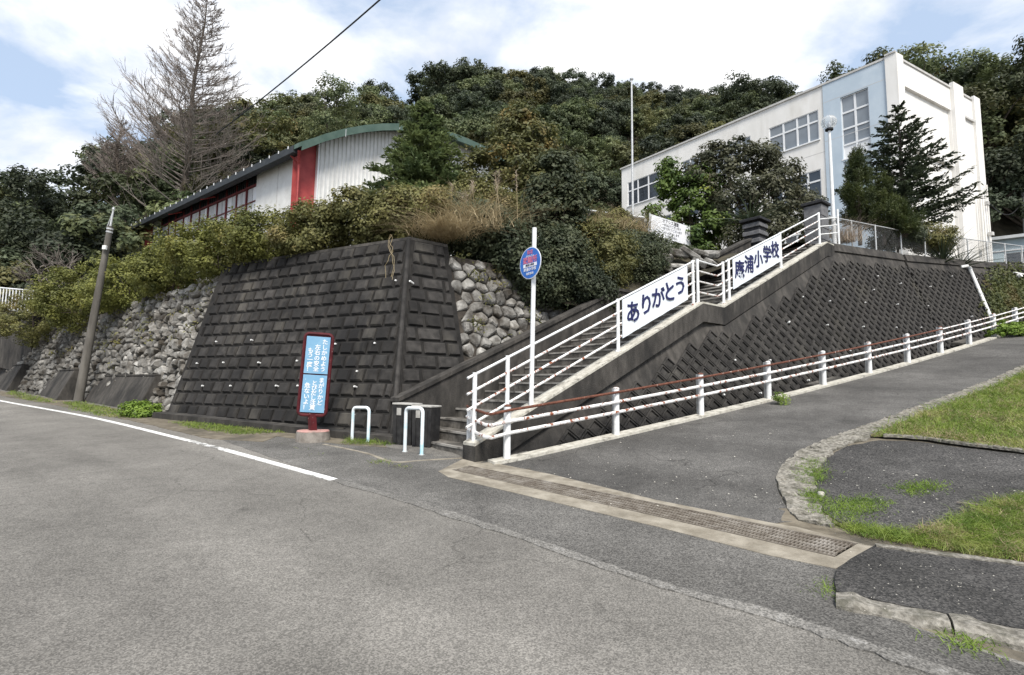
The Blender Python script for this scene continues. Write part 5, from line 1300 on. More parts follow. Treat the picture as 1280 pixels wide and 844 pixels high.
mat('bark', (0.045, 0.036, 0.028), (0.095, 0.078, 0.062), scale=6, rough=0.95, bump=0.5, bscale=20, coord='World', stretch=(1, 1, .3))
mat('twig', (0.17, 0.142, 0.125), (0.28, 0.24, 0.212), scale=1, rough=0.95, coord='World')
mat('twig_grey', (0.14, 0.12, 0.105), (0.24, 0.21, 0.185), scale=1, rough=0.95, coord='World')

def unit(v): return v / np.maximum(np.linalg.norm(v, axis=-1, keepdims=True), 1e-9)
def rsphere(n, rng): return unit(rng.normal(size=(n, 3)))
def leaf_quads(C, N, L, W, rng):
    """diamond leaves at C facing N"""
    n = len(C); T = unit(np.cross(N, rng.normal(size=(n, 3)))); B = np.cross(unit(N), T)
    L = np.broadcast_to(L, n)[:, None]; W = np.broadcast_to(W, n)[:, None]
    V = np.stack([C - T * L / 2, C + B * W / 2 - T * L * .05, C + T * L / 2, C - B * W / 2 - T * L * .05], 1).reshape(-1, 3)
    return V, np.arange(4 * n).reshape(n, 4)
def crown_leaves(ells, n_clump, per, cr, size, rng, flat=1.0, inner=0.25, droop=0.0, low=-0.55):
    """leaf centres and normals: clumps spread over and through a set of ellipsoids"""
    E = [(np.array(c), np.array(r)) for c, r in ells]; w = np.array([np.prod(r) ** (2 / 3) for _, r in E]); w = w / w.sum()
    Cs = []; Ns = []
    k = 0
    while k < n_clump:
        i = rng.choice(len(E), p=w); c, r = E[i]; d = rsphere(1, rng)[0]
        if d[2] < low: continue
        f = rng.uniform(.8, 1.06) if rng.random() > inner else rng.uniform(.35, .8)
        p = c + d * r * f
        if any(j != i and np.sum(((p - cj) / (rj * .78)) ** 2) < 1 for j, (cj, rj) in enumerate(E)): continue
        out = unit(d / r); q = rsphere(per, rng); rad = rng.uniform(.25, 1, (per, 1)) ** .6
        s = cr * rng.uniform(.65, 1.35)
        P = p + q * rad * s * np.array([1, 1, .72 * flat]); 
        N = unit(q * .7 + out * .55 + np.array([0, 0, .55]) + rng.normal(size=(per, 3)) * .45)
        Cs.append(P); Ns.append(N); k += 1
    return np.concatenate(Cs), np.concatenate(Ns)
def branches(mb, root, targets, r0, rng, n=5, sides=5, sag=.12):
    for t in targets:
        a = np.array(root, float); b = np.array(t, float); m = (a + b) / 2 + rng.normal(size=3) * np.linalg.norm(b - a) * .08; m[2] += np.linalg.norm(b - a) * sag
        pts = [a * (1 - s) ** 2 + 2 * m * s * (1 - s) + b * s * s for s in np.linspace(0, 1, n)]
        mb.tube([Vector(p) for p in pts], [r0 * (1 - .8 * s) for s in np.linspace(0, 1, n)], sides, cap=False)
def broad_tree(name, base, ells, label, m, n_clump=90, per=70, cr=.45, leaf=.11, trunk_r=.1, seed=1, cat='tree', group=None, inner=.25, flat=1.0, aspect=.55, nb=9, low=-0.55):
    """ells are (centre, radii) relative to base"""
    rng = np.random.default_rng(seed); base = Vector(base)
    e = empty(name, base, label, cat, group)
    C, N = crown_leaves(ells, n_clump, per, cr, leaf, rng, flat, inner, low=low)
    V, F = leaf_quads(C, N, leaf * rng.uniform(.7, 1.3, len(C)), leaf * aspect * rng.uniform(.7, 1.3, len(C)), rng)
    link('crown', np_mesh('crown', V, F, m), e)
    mb = MB(); top = Vector(ells[0][0]); mb.tube([Vector((0, 0, -.3)), Vector((top.x * .2, top.y * .2, top.z * .35)), Vector((top.x * .7, top.y * .7, top.z * .9))], [trunk_r * 1.15, trunk_r * .8, trunk_r * .35], 8)
    me = bpy.data.meshes.new('trunk')
    idx = rng.choice(len(C), nb, replace=False); h0 = top.z * .3
    branches(mb, (top.x * .2, top.y * .2, h0), [tuple(C[i] * .92) for i in idx], trunk_r * .5, rng)
    me.from_pydata([tuple(v) for v in mb.v], [], mb.f); me.update()
    for p in me.polygons: p.use_smooth = True
    link('trunk', me, e, MATS['bark']); return e
def E(c, r): return (c, r)

# ---- terraces and hill ------------------------------------------------------------------
def lerp(a, b, t): return a + (b - a) * t
def sstep(t): t = min(max(t, 0), 1); return t * t * (3 - 2 * t)
SKY = [(-420, 250, 46), (-200, 240, 46), (0, 240, 46), (60, 228, 46), (95, 222, 46), (118, 192, 50), (160, 168, 55), (215, 142, 58), (300, 138, 62), (380, 124, 72), (440, 117, 80), (500, 121, 84), (540, 100, 82), (600, 90, 82), (700, 95, 92), (760, 106, 98),
       (850, 113, 100), (900, 117, 100), (960, 109, 92), (1000, 118, 84), (1060, 118, 66), (1130, 96, 54), (1180, 82, 50), (1250, 74, 48), (1290, 80, 48), (1500, 95, 48), (1800, 150, 48)]
def sky_at(px):
    xs = [s[0] for s in SKY]; return float(np.interp(px, xs, [s[1] for s in SKY])), float(np.interp(px, xs, [s[2] for s in SKY]))
TREE_H = 4.6
def hill(x, y):
    """height of the wooded hill (and the terraces in front of it)"""
    base = lerp(4.1, 5.5, sstep((x + 1 - (y - 10) * .1) / 6.0))
    if y < 20: return base
    px = CX + x / y * FPX; py, D = sky_at(px); zr = at(px, py, D).z - TREE_H
    foot = 34 if px < 380 else (40 if px < 1020 else 33)
    t = (y - foot) / (D - foot)
    z = lerp(base, zr, min(max(t, 0), 1) ** .85) if t < 1 else zr - (y - D) * .35
    return max(z, 3)
def rubble_top_xy(u): q = LR.p(u, ltop(u)); return (q.x, q.y)
# terrace sheet behind the walls
tp_ = [LR.p(LLEN, 2.4) + LR.m * .3, LR.p(9, ltop(9)) + LR.m * .2, LR.p(3, ltop(3)) + LR.m * .2, FR.p(LEN, HT) + FR.m * .25, corner(HT) + FR.m * .25 + RT.m * .1, RT.p(RTL, HT) + RT.m * .3]
tpoly = [(p.x, p.y) for p in tp_] + [tuple(RB.p(3.0, 3.7).xy + RB.m.xy * .2), tuple(RB.p(4.8, 3.4).xy + RB.m.xy * .2), tuple(sp(5.0, W + .28, 0).xy), tuple(sp(T1, W + .28, 0).xy), tuple(sp(T3, W + .28, 0).xy), tuple(sp(T3, 0, 0).xy), tuple((PA.p(SEAM, 5.9) + PA.m * .3).xy), tuple((PB.p(18, 7.2) + PB.m * .3).xy), (45, 34), (45, 44), (-45, 46), (-60, 40)]
def terr(x, y):
    z = hill(x, y)
    q = Vector((x, y)) - Vector((LR.O.x, LR.O.y)); u = q.dot(LR.d.xy)
    if u > 0: z = min(z, ltop(u) - .05 + max(0, q.dot(LR.m.xy) - 1.3) * .12)
    qb = (Vector((x, y)) - Vector((PB.O.x, PB.O.y))); ub = qb.dot(PB.d.xy)
    qs = Vector((x, y)) - S0; t_, w_ = qs.dot(SD), qs.dot(SN)
    if -1 < t_ < T3 + .2 and w_ > 0: z = min(z, max(zp(t_), 1.5) - .06 + max(0, w_ - W - .25) * 1.1)
    if ub > -5: z = max(z, min(5.5 + .075 * max(ub, 0) + .05 * max(0, ub + 5), 7.2))
    return z
drape('terrace', tpoly, -0.06, MATS['soil'], step=0.7, hf=terr)
# the wooded hillside
xs = np.linspace(-560, 1840, 90); V = []; nr = 26
for px in xs:
    py, D = sky_at(px); 
    for k in range(nr):
        y = lerp(32, D * 1.25, k / (nr - 1)); x = (px - CX) / FPX * y; V.append((x, y, hill(x, y) - .3))
F = [(i * nr + k, (i + 1) * nr + k, (i + 1) * nr + k + 1, i * nr + k + 1) for i in range(len(xs) - 1) for k in range(nr - 1)]
tag(link('hill', np_mesh('hill', V, F, MATS['soil'], True)), kind='structure')

# forest: many crowns scattered over the hill as one mass --------------------------------
ccol = bpy.data.collections.new('forest_crowns')
def crown_variant(seed, m):
    rng = np.random.default_rng(seed)
    ells = [((0, 0, 3.2), (2.6, 2.6, 2.3))]
    for k in range(6):
        a = rng.uniform(0, 6.28); r = rng.uniform(1.2, 2.3); ells.append(((math.cos(a) * r, math.sin(a) * r, rng.uniform(2.2, 4.6)), (rng.uniform(1.0, 1.7),) * 2 + (rng.uniform(.8, 1.3),)))
    C, N = crown_leaves(ells, 85, 58, .6, .3, rng, flat=.85, inner=.12)
    V, F = leaf_quads(C, N, .29 * rng.uniform(.6, 1.3, len(C)), .18 * rng.uniform(.7, 1.3, len(C)), rng)
    o = bpy.data.objects.new('forest_crown_source', np_mesh('forest_crown', V, F, m)); ccol.objects.link(o); return o
leafmat('leaf_forest_olive', (0.055, 0.060, 0.022), (0.15, 0.142, 0.055), (0.17, 0.14, 0.05), scale=.5, s3=.2, rnd=.45)
leafmat('leaf_forest_deep', (0.032, 0.046, 0.028), (0.095, 0.115, 0.065), scale=.5, rnd=.4)
for s in range(6): crown_variant(100 + s, MATS[('leaf_forest', 'leaf_forest', 'leaf_forest_olive', 'leaf_forest_deep', 'leaf_forest', 'leaf_forest_deep')[s]])
rng = np.random.default_rng(5); FP = []
for px in np.arange(-330, 1640, 22):
    py, D = sky_at(px); y = 35.0 if px < 380 else (40.5 if px < 1030 else 37.0)
    if 780 < px < 1240: y = 43
    while y < D + 5:
        stp = 3.4 + y * .012
        yy = y + rng.uniform(-1.2, 1.2); x = (px + rng.uniform(-14, 14) - CX) / FPX * yy; ppx = CX + x / yy * FPX
        dx = (rng.random() < min(1, 22 / FPX * y / 3.3))
        if dx: FP.append((x, yy, hill(x, yy) - .6 - (rng.random() < .0) ))
        y += stp
FP = np.array(FP); nF = len(FP)
fme = bpy.data.meshes.new('forest'); fme.vertices.add(nF); fme.vertices.foreach_set('co', FP.astype(np.float32).ravel())
at_s = fme.attributes.new('crown_scale', 'FLOAT', 'POINT'); at_s.data.foreach_set('value', rng.uniform(.72, 1.22, nF).astype(np.float32))
at_r = fme.attributes.new('crown_turn', 'FLOAT_VECTOR', 'POINT'); at_r.data.foreach_set('vector', np.stack([rng.uniform(-.12, .12, nF), rng.uniform(-.12, .12, nF), rng.uniform(0, 6.28, nF)], 1).astype(np.float32).ravel())
fo = link('forest', fme); tag(fo, 'dense dark evergreen forest covering the hill behind the school', 'forest', kind='stuff')
ng = bpy.data.node_groups.new('forest_scatter', 'GeometryNodeTree')
ng.interface.new_socket('Geometry', in_out='INPUT', socket_type='NodeSocketGeometry'); ng.interface.new_socket('Geometry', in_out='OUTPUT', socket_type='NodeSocketGeometry')
gi, go = ng.nodes.new('NodeGroupInput'), ng.nodes.new('NodeGroupOutput'); iop = ng.nodes.new('GeometryNodeInstanceOnPoints'); ci = ng.nodes.new('GeometryNodeCollectionInfo')
ci.inputs['Collection'].default_value = ccol; ci.inputs['Separate Children'].default_value = True; ci.inputs['Reset Children'].default_value = True
na = ng.nodes.new('GeometryNodeInputNamedAttribute'); na.data_type = 'FLOAT'; na.inputs['Name'].default_value = 'crown_scale'
nb2 = ng.nodes.new('GeometryNodeInputNamedAttribute'); nb2.data_type = 'FLOAT_VECTOR'; nb2.inputs['Name'].default_value = 'crown_turn'
iop.inputs['Pick Instance'].default_value = True
rv = ng.nodes.new('FunctionNodeRandomValue'); rv.data_type = 'INT'; rv.inputs['Min'].default_value = 0; [setattr(i, 'default_value', 5) for i in rv.inputs if i.name == 'Max' and i.type == 'INT']
LN = ng.links.new
LN(gi.outputs[0], iop.inputs['Points']); LN(ci.outputs[0], iop.inputs['Instance']); LN(na.outputs[0], iop.inputs['Scale']); LN(nb2.outputs[0], iop.inputs['Rotation'])
LN([o for o in rv.outputs if o.type == 'INT'][0], iop.inputs['Instance Index']); LN(iop.outputs[0], go.inputs[0])
md = fo.modifiers.new('scatter', 'NODES'); md.node_group = ng

# distinct trees beside and behind the buildings ---------------------------------------------
def big_ells(rng, h, r, n=9):
    out = [((0, 0, h * .66), (r * .75, r * .75, h * .26))]
    for k in range(n):
        a = rng.uniform(0, 6.28); q = rng.uniform(.45, .95) * r; out.append(((math.cos(a) * q, math.sin(a) * q, h * rng.uniform(.45, .92)), (r * rng.uniform(.28, .45),) * 2 + (h * rng.uniform(.07, .13),)))
    return out
def far_tree(px, py_top, Y, r, label, m, seed, group=None, ncl=120, per=72, cr=.7, leaf=.28, inner=.2):
    b = at(px, 300, Y); zt = at(px, py_top, Y).z; zb = terr(b.x, Y) if Y < 44 else hill(b.x, Y)
    rng = np.random.default_rng(seed); h = zt - zb
    return broad_tree('broadleaf_tree', (b.x, Y, zb), big_ells(rng, h * .98, r), label, MATS[m], ncl, per, cr, leaf, .25, seed, 'tree', group, inner, nb=14)
far_tree(1165, 68, 42, 4.6, 'spreading olive-brown tree rising just past the school corner, sky showing through', 'leaf_forest', 31, ncl=150)
far_tree(1245, 68, 40, 5.0, 'tall tree with layered crown, highest beside the end of the school', 'leaf_forest', 32, ncl=210)
far_tree(1320, 74, 41, 4.5, 'tall dark tree cut by the picture edge beyond the school', 'leaf_dark', 33)
far_tree(1236, 190, 37, 3.0, 'dark green tree directly behind the end wall of the school', 'leaf_dark', 34, ncl=110)
far_tree(1290, 200, 36, 3.2, 'dark bushy tree behind the pale blue shed', 'leaf_dark', 35, ncl=110)
far_tree(1072, 72, 47, 2.4, 'loose tree top showing just above the school roof', 'leaf_forest', 36, ncl=60)
far_tree(565, 92, 78, 6.5, 'dark umbrella-shaped tree standing highest on the hill skyline', 'leaf_dark', 37, ncl=150, cr=1.0, leaf=.42)
far_tree(960, 103, 80, 6.0, 'spreading dark tree on the skyline touching the school roof', 'leaf_dark', 38, ncl=110, cr=1.0, leaf=.42)
far_tree(20, 238, 38, 4.2, 'dense dark evergreen cut by the picture edge above the white railing', 'leaf_dark', 39, ncl=150, cr=.8)
far_tree(75, 226, 40, 3.6, 'dark evergreen with open top beside the bare twiggy tree', 'leaf_dark', 40, ncl=110, cr=.8)
far_tree(118, 262, 36, 3.4, 'low dark evergreen behind the utility pole top', 'leaf_dark', 41, ncl=110)
far_tree(420, 122, 52, 4.5, 'broad dark green tree rising straight behind the hall roof', 'leaf_forest', 42, ncl=140, cr=.85)
far_tree(290, 140, 46, 4.4, 'olive tree top with yellowish leaves behind the bare conifer', 'leaf_rust', 43, ncl=120, cr=.8)

# ---- bare dawn redwood -----------------------------------------------------------------
def tubes_np(P, R, sides=3):
    """P (n,k,3) polylines, R (n,k) radii -> joined prism tubes"""
    n, k, _ = P.shape; T = unit(np.gradient(P, axis=1)); ref = np.where(np.abs(T[..., 2:3]) < .9, np.array([0, 0, 1.]), np.array([1., 0, 0]))
    A_ = unit(np.cross(T, ref)); B_ = np.cross(T, A_); an = np.arange(sides) * 2 * np.pi / sides
    V = P[:, :, None] + R[:, :, None, None] * (A_[:, :, None] * np.cos(an)[None, None, :, None] + B_[:, :, None] * np.sin(an)[None, None, :, None])
    base = (np.arange(n) * k * sides)[:, None, None] + (np.arange(k - 1) * sides)[None, :, None] + np.arange(sides)[None, None]
    nxt = (np.arange(n) * k * sides)[:, None, None] + (np.arange(k - 1) * sides)[None, :, None] + ((np.arange(sides) + 1) % sides)[None, None]
    F = np.stack([base, nxt, nxt + sides, base + sides], -1).reshape(-1, 4); return V.reshape(-1, 3), F
def bare_conifer(base, H, RB_, label, seed):
    rng = np.random.default_rng(seed); e = empty('bare_conifer', base, label, 'tree')
    mb = MB(); sway = [Vector((.12 * math.sin(k * 1.3), 0.1 * math.cos(k), H * k / 12)) for k in range(13)]
    mb.tube(sway, [.34 * (1 - k / 12) ** .9 + .025 for k in range(13)], 8).build
    me = bpy.data.meshes.new('trunk'); me.from_pydata([tuple(v) for v in mb.v], [], mb.f); me.update(); link('trunk', me, e, MATS['bark'])
    nb = int(22 * H ** .75); PB_ = []; RR = []; PT = []; RT_ = []
    for i in range(nb):
        f = (i + rng.random()) / nb; f = .10 + .89 * f; z0 = H * f
        if f < .42 and rng.random() < .55: continue
        L = min(RB_ * (1 - f) ** .62 * (.62 + .38 * min(1, (1 - f) * 1.6)), RB_ * .62) * rng.uniform(.7, 1.08) + .3; a = i * 2.4 + rng.uniform(-.5, .5)
        el = rng.uniform(.45, .75) if f > .35 else rng.uniform(.05, .4)
        s = np.linspace(0, 1, 6); d = np.array([math.cos(a), math.sin(a)])
        rise = L * (math.tan(el) * .5 * s + .3 * s ** 2.4 - (0.12 * s if f < .3 else 0)); wob = np.cumsum(rng.normal(size=(6, 3)) * L * .03, axis=0)
        P = np.stack([d[0] * L * s, d[1] * L * s, z0 + rise], 1) + wob * s[:, None]; PB_.append(P); RR.append((.075 * (1 - f) + .02) * (1 - .82 * s))
        for q in range(int(16 + 4 * (1 - f)) if f > .42 else 7):
            u = rng.uniform(.25, 1); k = min(int(u * 5), 4); p0 = P[k] + (P[k + 1] - P[k]) * (u * 5 - k) if u < 1 else P[5]
            side = rng.choice([-1, 1]); dd = np.array([d[0] * .8 - side * d[1] * rng.uniform(.4, 1), d[1] * .8 + side * d[0] * rng.uniform(.4, 1), rng.uniform(.2, .75)]); dd /= np.linalg.norm(dd)
            l2 = L * rng.uniform(.18, .38) * (1.15 - .5 * u); s4 = np.linspace(0, 1, 4)
            Q = p0 + dd * l2 * s4[:, None] + np.array([0, 0, .25]) * l2 * (s4 ** 2)[:, None] + rng.normal(size=(4, 3)) * l2 * .04 * s4[:, None]; PT.append(Q); RT_.append(.019 * (1 - .6 * s4))
            for w in range(3):
                u2 = rng.uniform(.3, 1); p1 = p0 + dd * l2 * u2 + np.array([0, 0, .25]) * l2 * u2 ** 2; d3 = dd + rng.normal(size=3) * .55; d3[2] += .25; d3 /= np.linalg.norm(d3); l3 = l2 * rng.uniform(.3, .6)
                PT.append(p1 + d3 * l3 * s4[:, None] + np.array([0, 0, .2]) * l3 * (s4 ** 2)[:, None]); RT_.append(.013 * (1 - .5 * s4))
    V1, F1 = tubes_np(np.array(PB_), np.array(RR), 4); V2, F2 = tubes_np(np.array(PT), np.array(RT_), 3)
    link('limbs', np_mesh('limbs', V1, F1, MATS['twig'], True), e); link('twigs', np_mesh('twigs', V2, F2, MATS['twig']), e)
    return e
b = at(213, 300, 40); zt = at(241, -8, 40).z; zb = terr(b.x, 40)
bc = bare_conifer((b.x, 40, zb), zt - zb, 7.9, 'tall leafless conical tree with reddish-brown twigs rising above the hall', 61)
bc.rotation_euler = (0, math.atan2((241 - 213) / 650 * 40, zt - zb) * .85, 0)
b = at(138, 300, 43); bc2 = bare_conifer((b.x, 43, hill(b.x, 43)), at(138, 150, 43).z - hill(b.x, 43), 3.4, 'smaller leafless tree with pale twigs beside the tall bare conical tree', 62)

def bare_tree(base, H, spread, label, seed, m='twig_grey', depth=5):
    rng = np.random.default_rng(seed); e = empty('bare_tree', base, label, 'tree'); P3 = []; R3 = []
    def grow(p, d, L, r, lv):
        s = np.linspace(0, 1, 4); w = rng.normal(size=(4, 3)) * L * .06; pts = p + d * L * s[:, None] + w * s[:, None]; P3.append(pts); R3.append(r * (1 - .35 * s))
        if lv == 0: return
        for k in range(rng.integers(2, 4)):
            nd = d + rng.normal(size=3) * spread; nd[2] = nd[2] * .8 + .18; nd /= np.linalg.norm(nd); grow(pts[-1] if k == 0 else pts[2], nd, L * rng.uniform(.6, .85), r * .62, lv - 1)
    for k in range(4):
        d = np.array([rng.normal() * .3, rng.normal() * .3, 1]); d /= np.linalg.norm(d); grow(np.array([rng.normal() * .06, rng.normal() * .06, -.1]), d, H * .3, .05, depth)
    V, F = tubes_np(np.array(P3), np.array(R3), 4); link('branches', np_mesh('branches', V, F, MATS[m], True), e); return e
b = at(62, 372, 19.5); bare_tree((b.x, 19.5, at(62, 372, 19.5).z), 2.6, .5, 'small leafless twiggy tree above the rubble wall near the railing', 63)

# ---- hedge bushes on the wall top --------------------------------------------------------
def bush(px, py_bot, py_top, Y, rx, label, m, seed, ry=None, leaf=.082, ncl=165, per=105, name='bush', cat='bush', group=None, lean=(0, 0), cr=.28, aspect=.58):
    p = at(px, py_bot, Y); zt = at(px, py_top, Y).z; h = max(zt - p.z, .4); ry = ry or rx * .8
    rng = np.random.default_rng(seed)
    ells = [((0, 0, h * .42), (rx * .85, ry * .85, h * .55))]
    for k in range(6):
        a = k * 1.05 + rng.uniform(-.3, .3); q = rng.uniform(.45, .7); ells.append(((math.cos(a) * rx * q, math.sin(a) * ry * q, h * rng.uniform(.12, .66)), (rx * rng.uniform(.38, .55), ry * rng.uniform(.38, .55), h * rng.uniform(.24, .36))))
    return broad_tree(name, (p.x, Y, p.z), ells, label, MATS[m], ncl, per, cr, leaf, .04, seed, cat, group, inner=.15, nb=10, aspect=aspect, low=-1.1)
HG = 'bushes along the top of the retaining walls'
bush(40, 425, 362, 20.3, 1.5, 'olive bush at the low end of the rubble wall by the white railing', 'leaf_hedge_olive', 71, group=HG, ncl=110)
bush(100, 402, 335, 18.6, 1.5, 'yellow-green bush on the rubble wall just beyond the utility pole', 'leaf_hedge', 72, group=HG)
bush(160, 384, 316, 17.4, 1.45, 'bright olive bush on the rubble wall right of the utility pole', 'leaf_hedge', 73, group=HG)
bush(216, 364, 308, 15.9, 1.35, 'round yellow-green bush above the seam between rubble and block walls', 'leaf_hedge', 74, group=HG)
bush(275, 345, 281, 14.4, 1.5, 'large rounded green bush above the upper corner of the block wall, below the hall windows', 'leaf_hedge', 75, group=HG, ncl=210)
bush(340, 328, 262, 13.4, 1.3, 'dense olive-green bush in front of the white hall side wall', 'leaf_hedge', 76, group=HG, ncl=190)
bush(405, 314, 254, 12.7, 1.2, 'olive bush below the red hall bay', 'leaf_hedge_olive', 77, group=HG, ncl=140)
bush(460, 305, 244, 12.2, 1.05, 'bush with yellow-brown tips below the ribbed gable', 'leaf_hedge_olive', 78, group=HG, ncl=130)
bush(512, 298, 238, 12.2, .95, 'brownish bush at the corner of the block wall beside the dry grass', 'leaf_hedge_olive', 79, group=HG, ncl=120)

# ---- trees between hall and steps ---------------------------------------------------------
def conifer(px, py_bot, py_top, Y, r, label, m, seed, levels, per, up, name='conifer', spray=.5, needle=.16, gap=0.08, droop=.15, width=.05, clear=.06):
    rng = np.random.default_rng(seed); p = at(px, py_bot, Y); H = at(px, py_top, Y).z - p.z; e = empty(name, (p.x, Y, p.z), label, 'tree')
    mb = MB(); mb.tube([Vector((0, 0, -.2)), Vector((0, 0, H * .5)), Vector((0, 0, H * .98))], [H * .022, H * .013, .01], 7)
    Cs = []; Ts = []; PBs = []; RBs = []
    for i in range(levels):
        f = clear + (1 - clear) * (i + .2) / levels; n = per if f < .8 else max(3, per - 2)
        for k in range(n):
            a = 2 * math.pi * k / n + i * 1.1 + rng.uniform(-.3, .3); L = r * (1 - f) ** .8 * rng.uniform(.7, 1.12) + .12
            s = np.linspace(0, 1, 6); d = np.array([math.cos(a), math.sin(a), 0]); z = H * f + L * (up * s - droop * s ** 2 + .12 * s ** 4) + rng.uniform(-.5, .5) * gap
            P = d * (L * s)[:, None] + np.array([0, 0, 1]) * z[:, None]; PBs.append(P); RBs.append(.022 * (1 - .8 * s) * H / 4)
            nt = int(14 * L / .8) + 6
            for q in range(nt):
                u = rng.uniform(.12, 1.0); b0 = np.array([np.interp(u, s, P[:, c]) for c in range(3)]); side = rng.choice([-1, 1])
                td = d * rng.uniform(.5, 1) + side * np.array([-d[1], d[0], 0]) * rng.uniform(.3, 1.1) * (1.1 - u * .6) + np.array([0, 0, rng.uniform(-.12, .28)]); td /= np.linalg.norm(td); tl = L * spray * (1.1 - .7 * u) * rng.uniform(.5, 1)
                m_ = max(3, int(tl / (needle * .42))); w = (np.arange(m_) + .5) / m_
                Cs.append(b0 + td * (tl * w)[:, None] + rng.normal(size=(m_, 3)) * .02); Ts.append(np.repeat(td[None], m_, 0) + rng.normal(size=(m_, 3)) * .45)
    C = np.concatenate(Cs); T = unit(np.concatenate(Ts)); n = len(C); N = unit(np.array([0, 0, 1.]) + rng.normal(size=(n, 3)) * .5); B = unit(np.cross(N, T)); L = needle * rng.uniform(.7, 1.3, (n, 1)); Wd = width * rng.uniform(.7, 1.3, (n, 1))
    V = np.stack([C - T * L / 2, C + B * Wd / 2, C + T * L / 2, C - B * Wd / 2], 1).reshape(-1, 3); link('crown', np_mesh('crown', V, np.arange(4 * n).reshape(n, 4), MATS[m]), e)
    V, F = tubes_np(np.array(PBs), np.array(RBs), 4); n0 = len(mb.v); me = bpy.data.meshes.new('trunk')
    me.from_pydata([tuple(v) for v in mb.v] + [tuple(v) for v in V], [], mb.f + [tuple(int(i) + n0 for i in f) for f in F]); me.update(); link('trunk', me, e, MATS['bark']); return e
conifer(526, 292, 128, 17.0, 2.3, 'soft light-green conifer in front of the hall gable', 'leaf_cedar', 81, 26, 9, .25, spray=.5, needle=.2, width=.07, droop=.35)
conifer(1132, 300, 128, 21.0, 2.55, 'dark layered fir in front of the school end wall', 'leaf_fir', 82, 17, 6, .22, name='fir_tree', spray=.46, needle=.17, width=.075, droop=.05, clear=.1, gap=.25)
p = at(640, 300, 17.5)
broad_tree('broadleaf_tree', (p.x, 17.5, 4.6), [E((0, 0, 3.5), (1.6, 1.4, 1.7)), E((-1.1, 0, 3.0), (1.2, 1.1, 1.3)), E((1.0, -.2, 3.3), (1.2, 1.1, 1.4)), E((.4, .2, 4.9), (1.1, 1.0, 1.1)), E((1.5, -.4, 2.2), (1.0, .9, 1.2)), E((-.3, -.5, 1.9), (1.5, 1.1, 1.1)), E((.2, 0, 5.7), (.65, .6, .6)), E((-1.6, -.2, 2.0), (.9, .8, 1.0)), E((-2.0, .1, 3.5), (.9, .9, 1.1))],
           'round tree with rust-tinted leaves above the dry pampas grass', MATS['leaf_rust'], 340, 75, .36, .15, .1, 83)
p = at(690, 330, 13.6)
broad_tree('broadleaf_tree', (p.x, 13.6, 3.5), [E((0, 0, 2.0), (.75, .7, 1.1)), E((.1, 0, 3.2), (.55, .5, .7)), E((-.35, -.1, 1.3), (.7, .6, .8)), E((.4, 0, 1.1), (.7, .6, .9)), E((.4, 0, 2.4), (.6, .5, .7)), E((-.25, 0, 2.6), (.5, .45, .6)), E((.1, -.2, .4), (.8, .5, .5))],
           'dark glossy-leaved young tree directly above the oval blue sign', MATS['leaf_gloss'], 230, 60, .26, .12, .06, 84)
# shrubs covering the bank beside the steps
BG = 'shrubs on the bank beside the steps'
bush(600, 318, 262, 12.6, .95, 'dark shrub hanging over the stones beside the block wall corner', 'leaf_gloss', 85, group=BG, leaf=.09)
bush(645, 345, 285, 12.4, .75, 'dark shrub just behind the pole of the oval sign', 'leaf_dark', 86, group=BG, leaf=.09)
bush(700, 362, 285, 12.9, .8, 'dark mixed shrub below the white T-shaped post', 'leaf_gloss', 87, group=BG, leaf=.08)
bush(745, 362, 275, 13.6, .95, 'tangled brown-green shrub above the first banner letters', 'leaf_hedge_olive', 88, group=BG, leaf=.08)
bush(795, 348, 283, 14.6, .9, 'dense dark-green shrub beside the rocks above the banner', 'leaf_gloss', 89, group=BG, leaf=.07)
bush(762, 322, 262, 16.5, 1.0, 'shrub with straw-coloured tips in front of the dark panel fence', 'leaf_hedge_olive', 90, group=BG, leaf=.09)
bush(838, 330, 309, 16.3, .6, 'low shrub at the foot of the notice board', 'leaf_gloss', 91, group=BG, leaf=.08, ncl=70)
bush(672, 372, 322, 12.6, .8, 'low dark shrub draped over the rubble stones under the sign tree', 'leaf_gloss', 191, group=BG, leaf=.08)
bush(735, 382, 330, 13.0, .7, 'low dark-green shrub overhanging the stair parapet before the first banner', 'leaf_dark', 192, group=BG, leaf=.08)
bush(562, 302, 246, 13.6, 1.1, 'dark green bush behind the dry grass at the block wall corner', 'leaf_gloss', 193, group=BG, leaf=.09)
bush(600, 292, 228, 15.4, 1.3, 'olive shrub between the pampas grass and the rust-tinted tree', 'leaf_hedge_olive', 194, group=BG, leaf=.09)
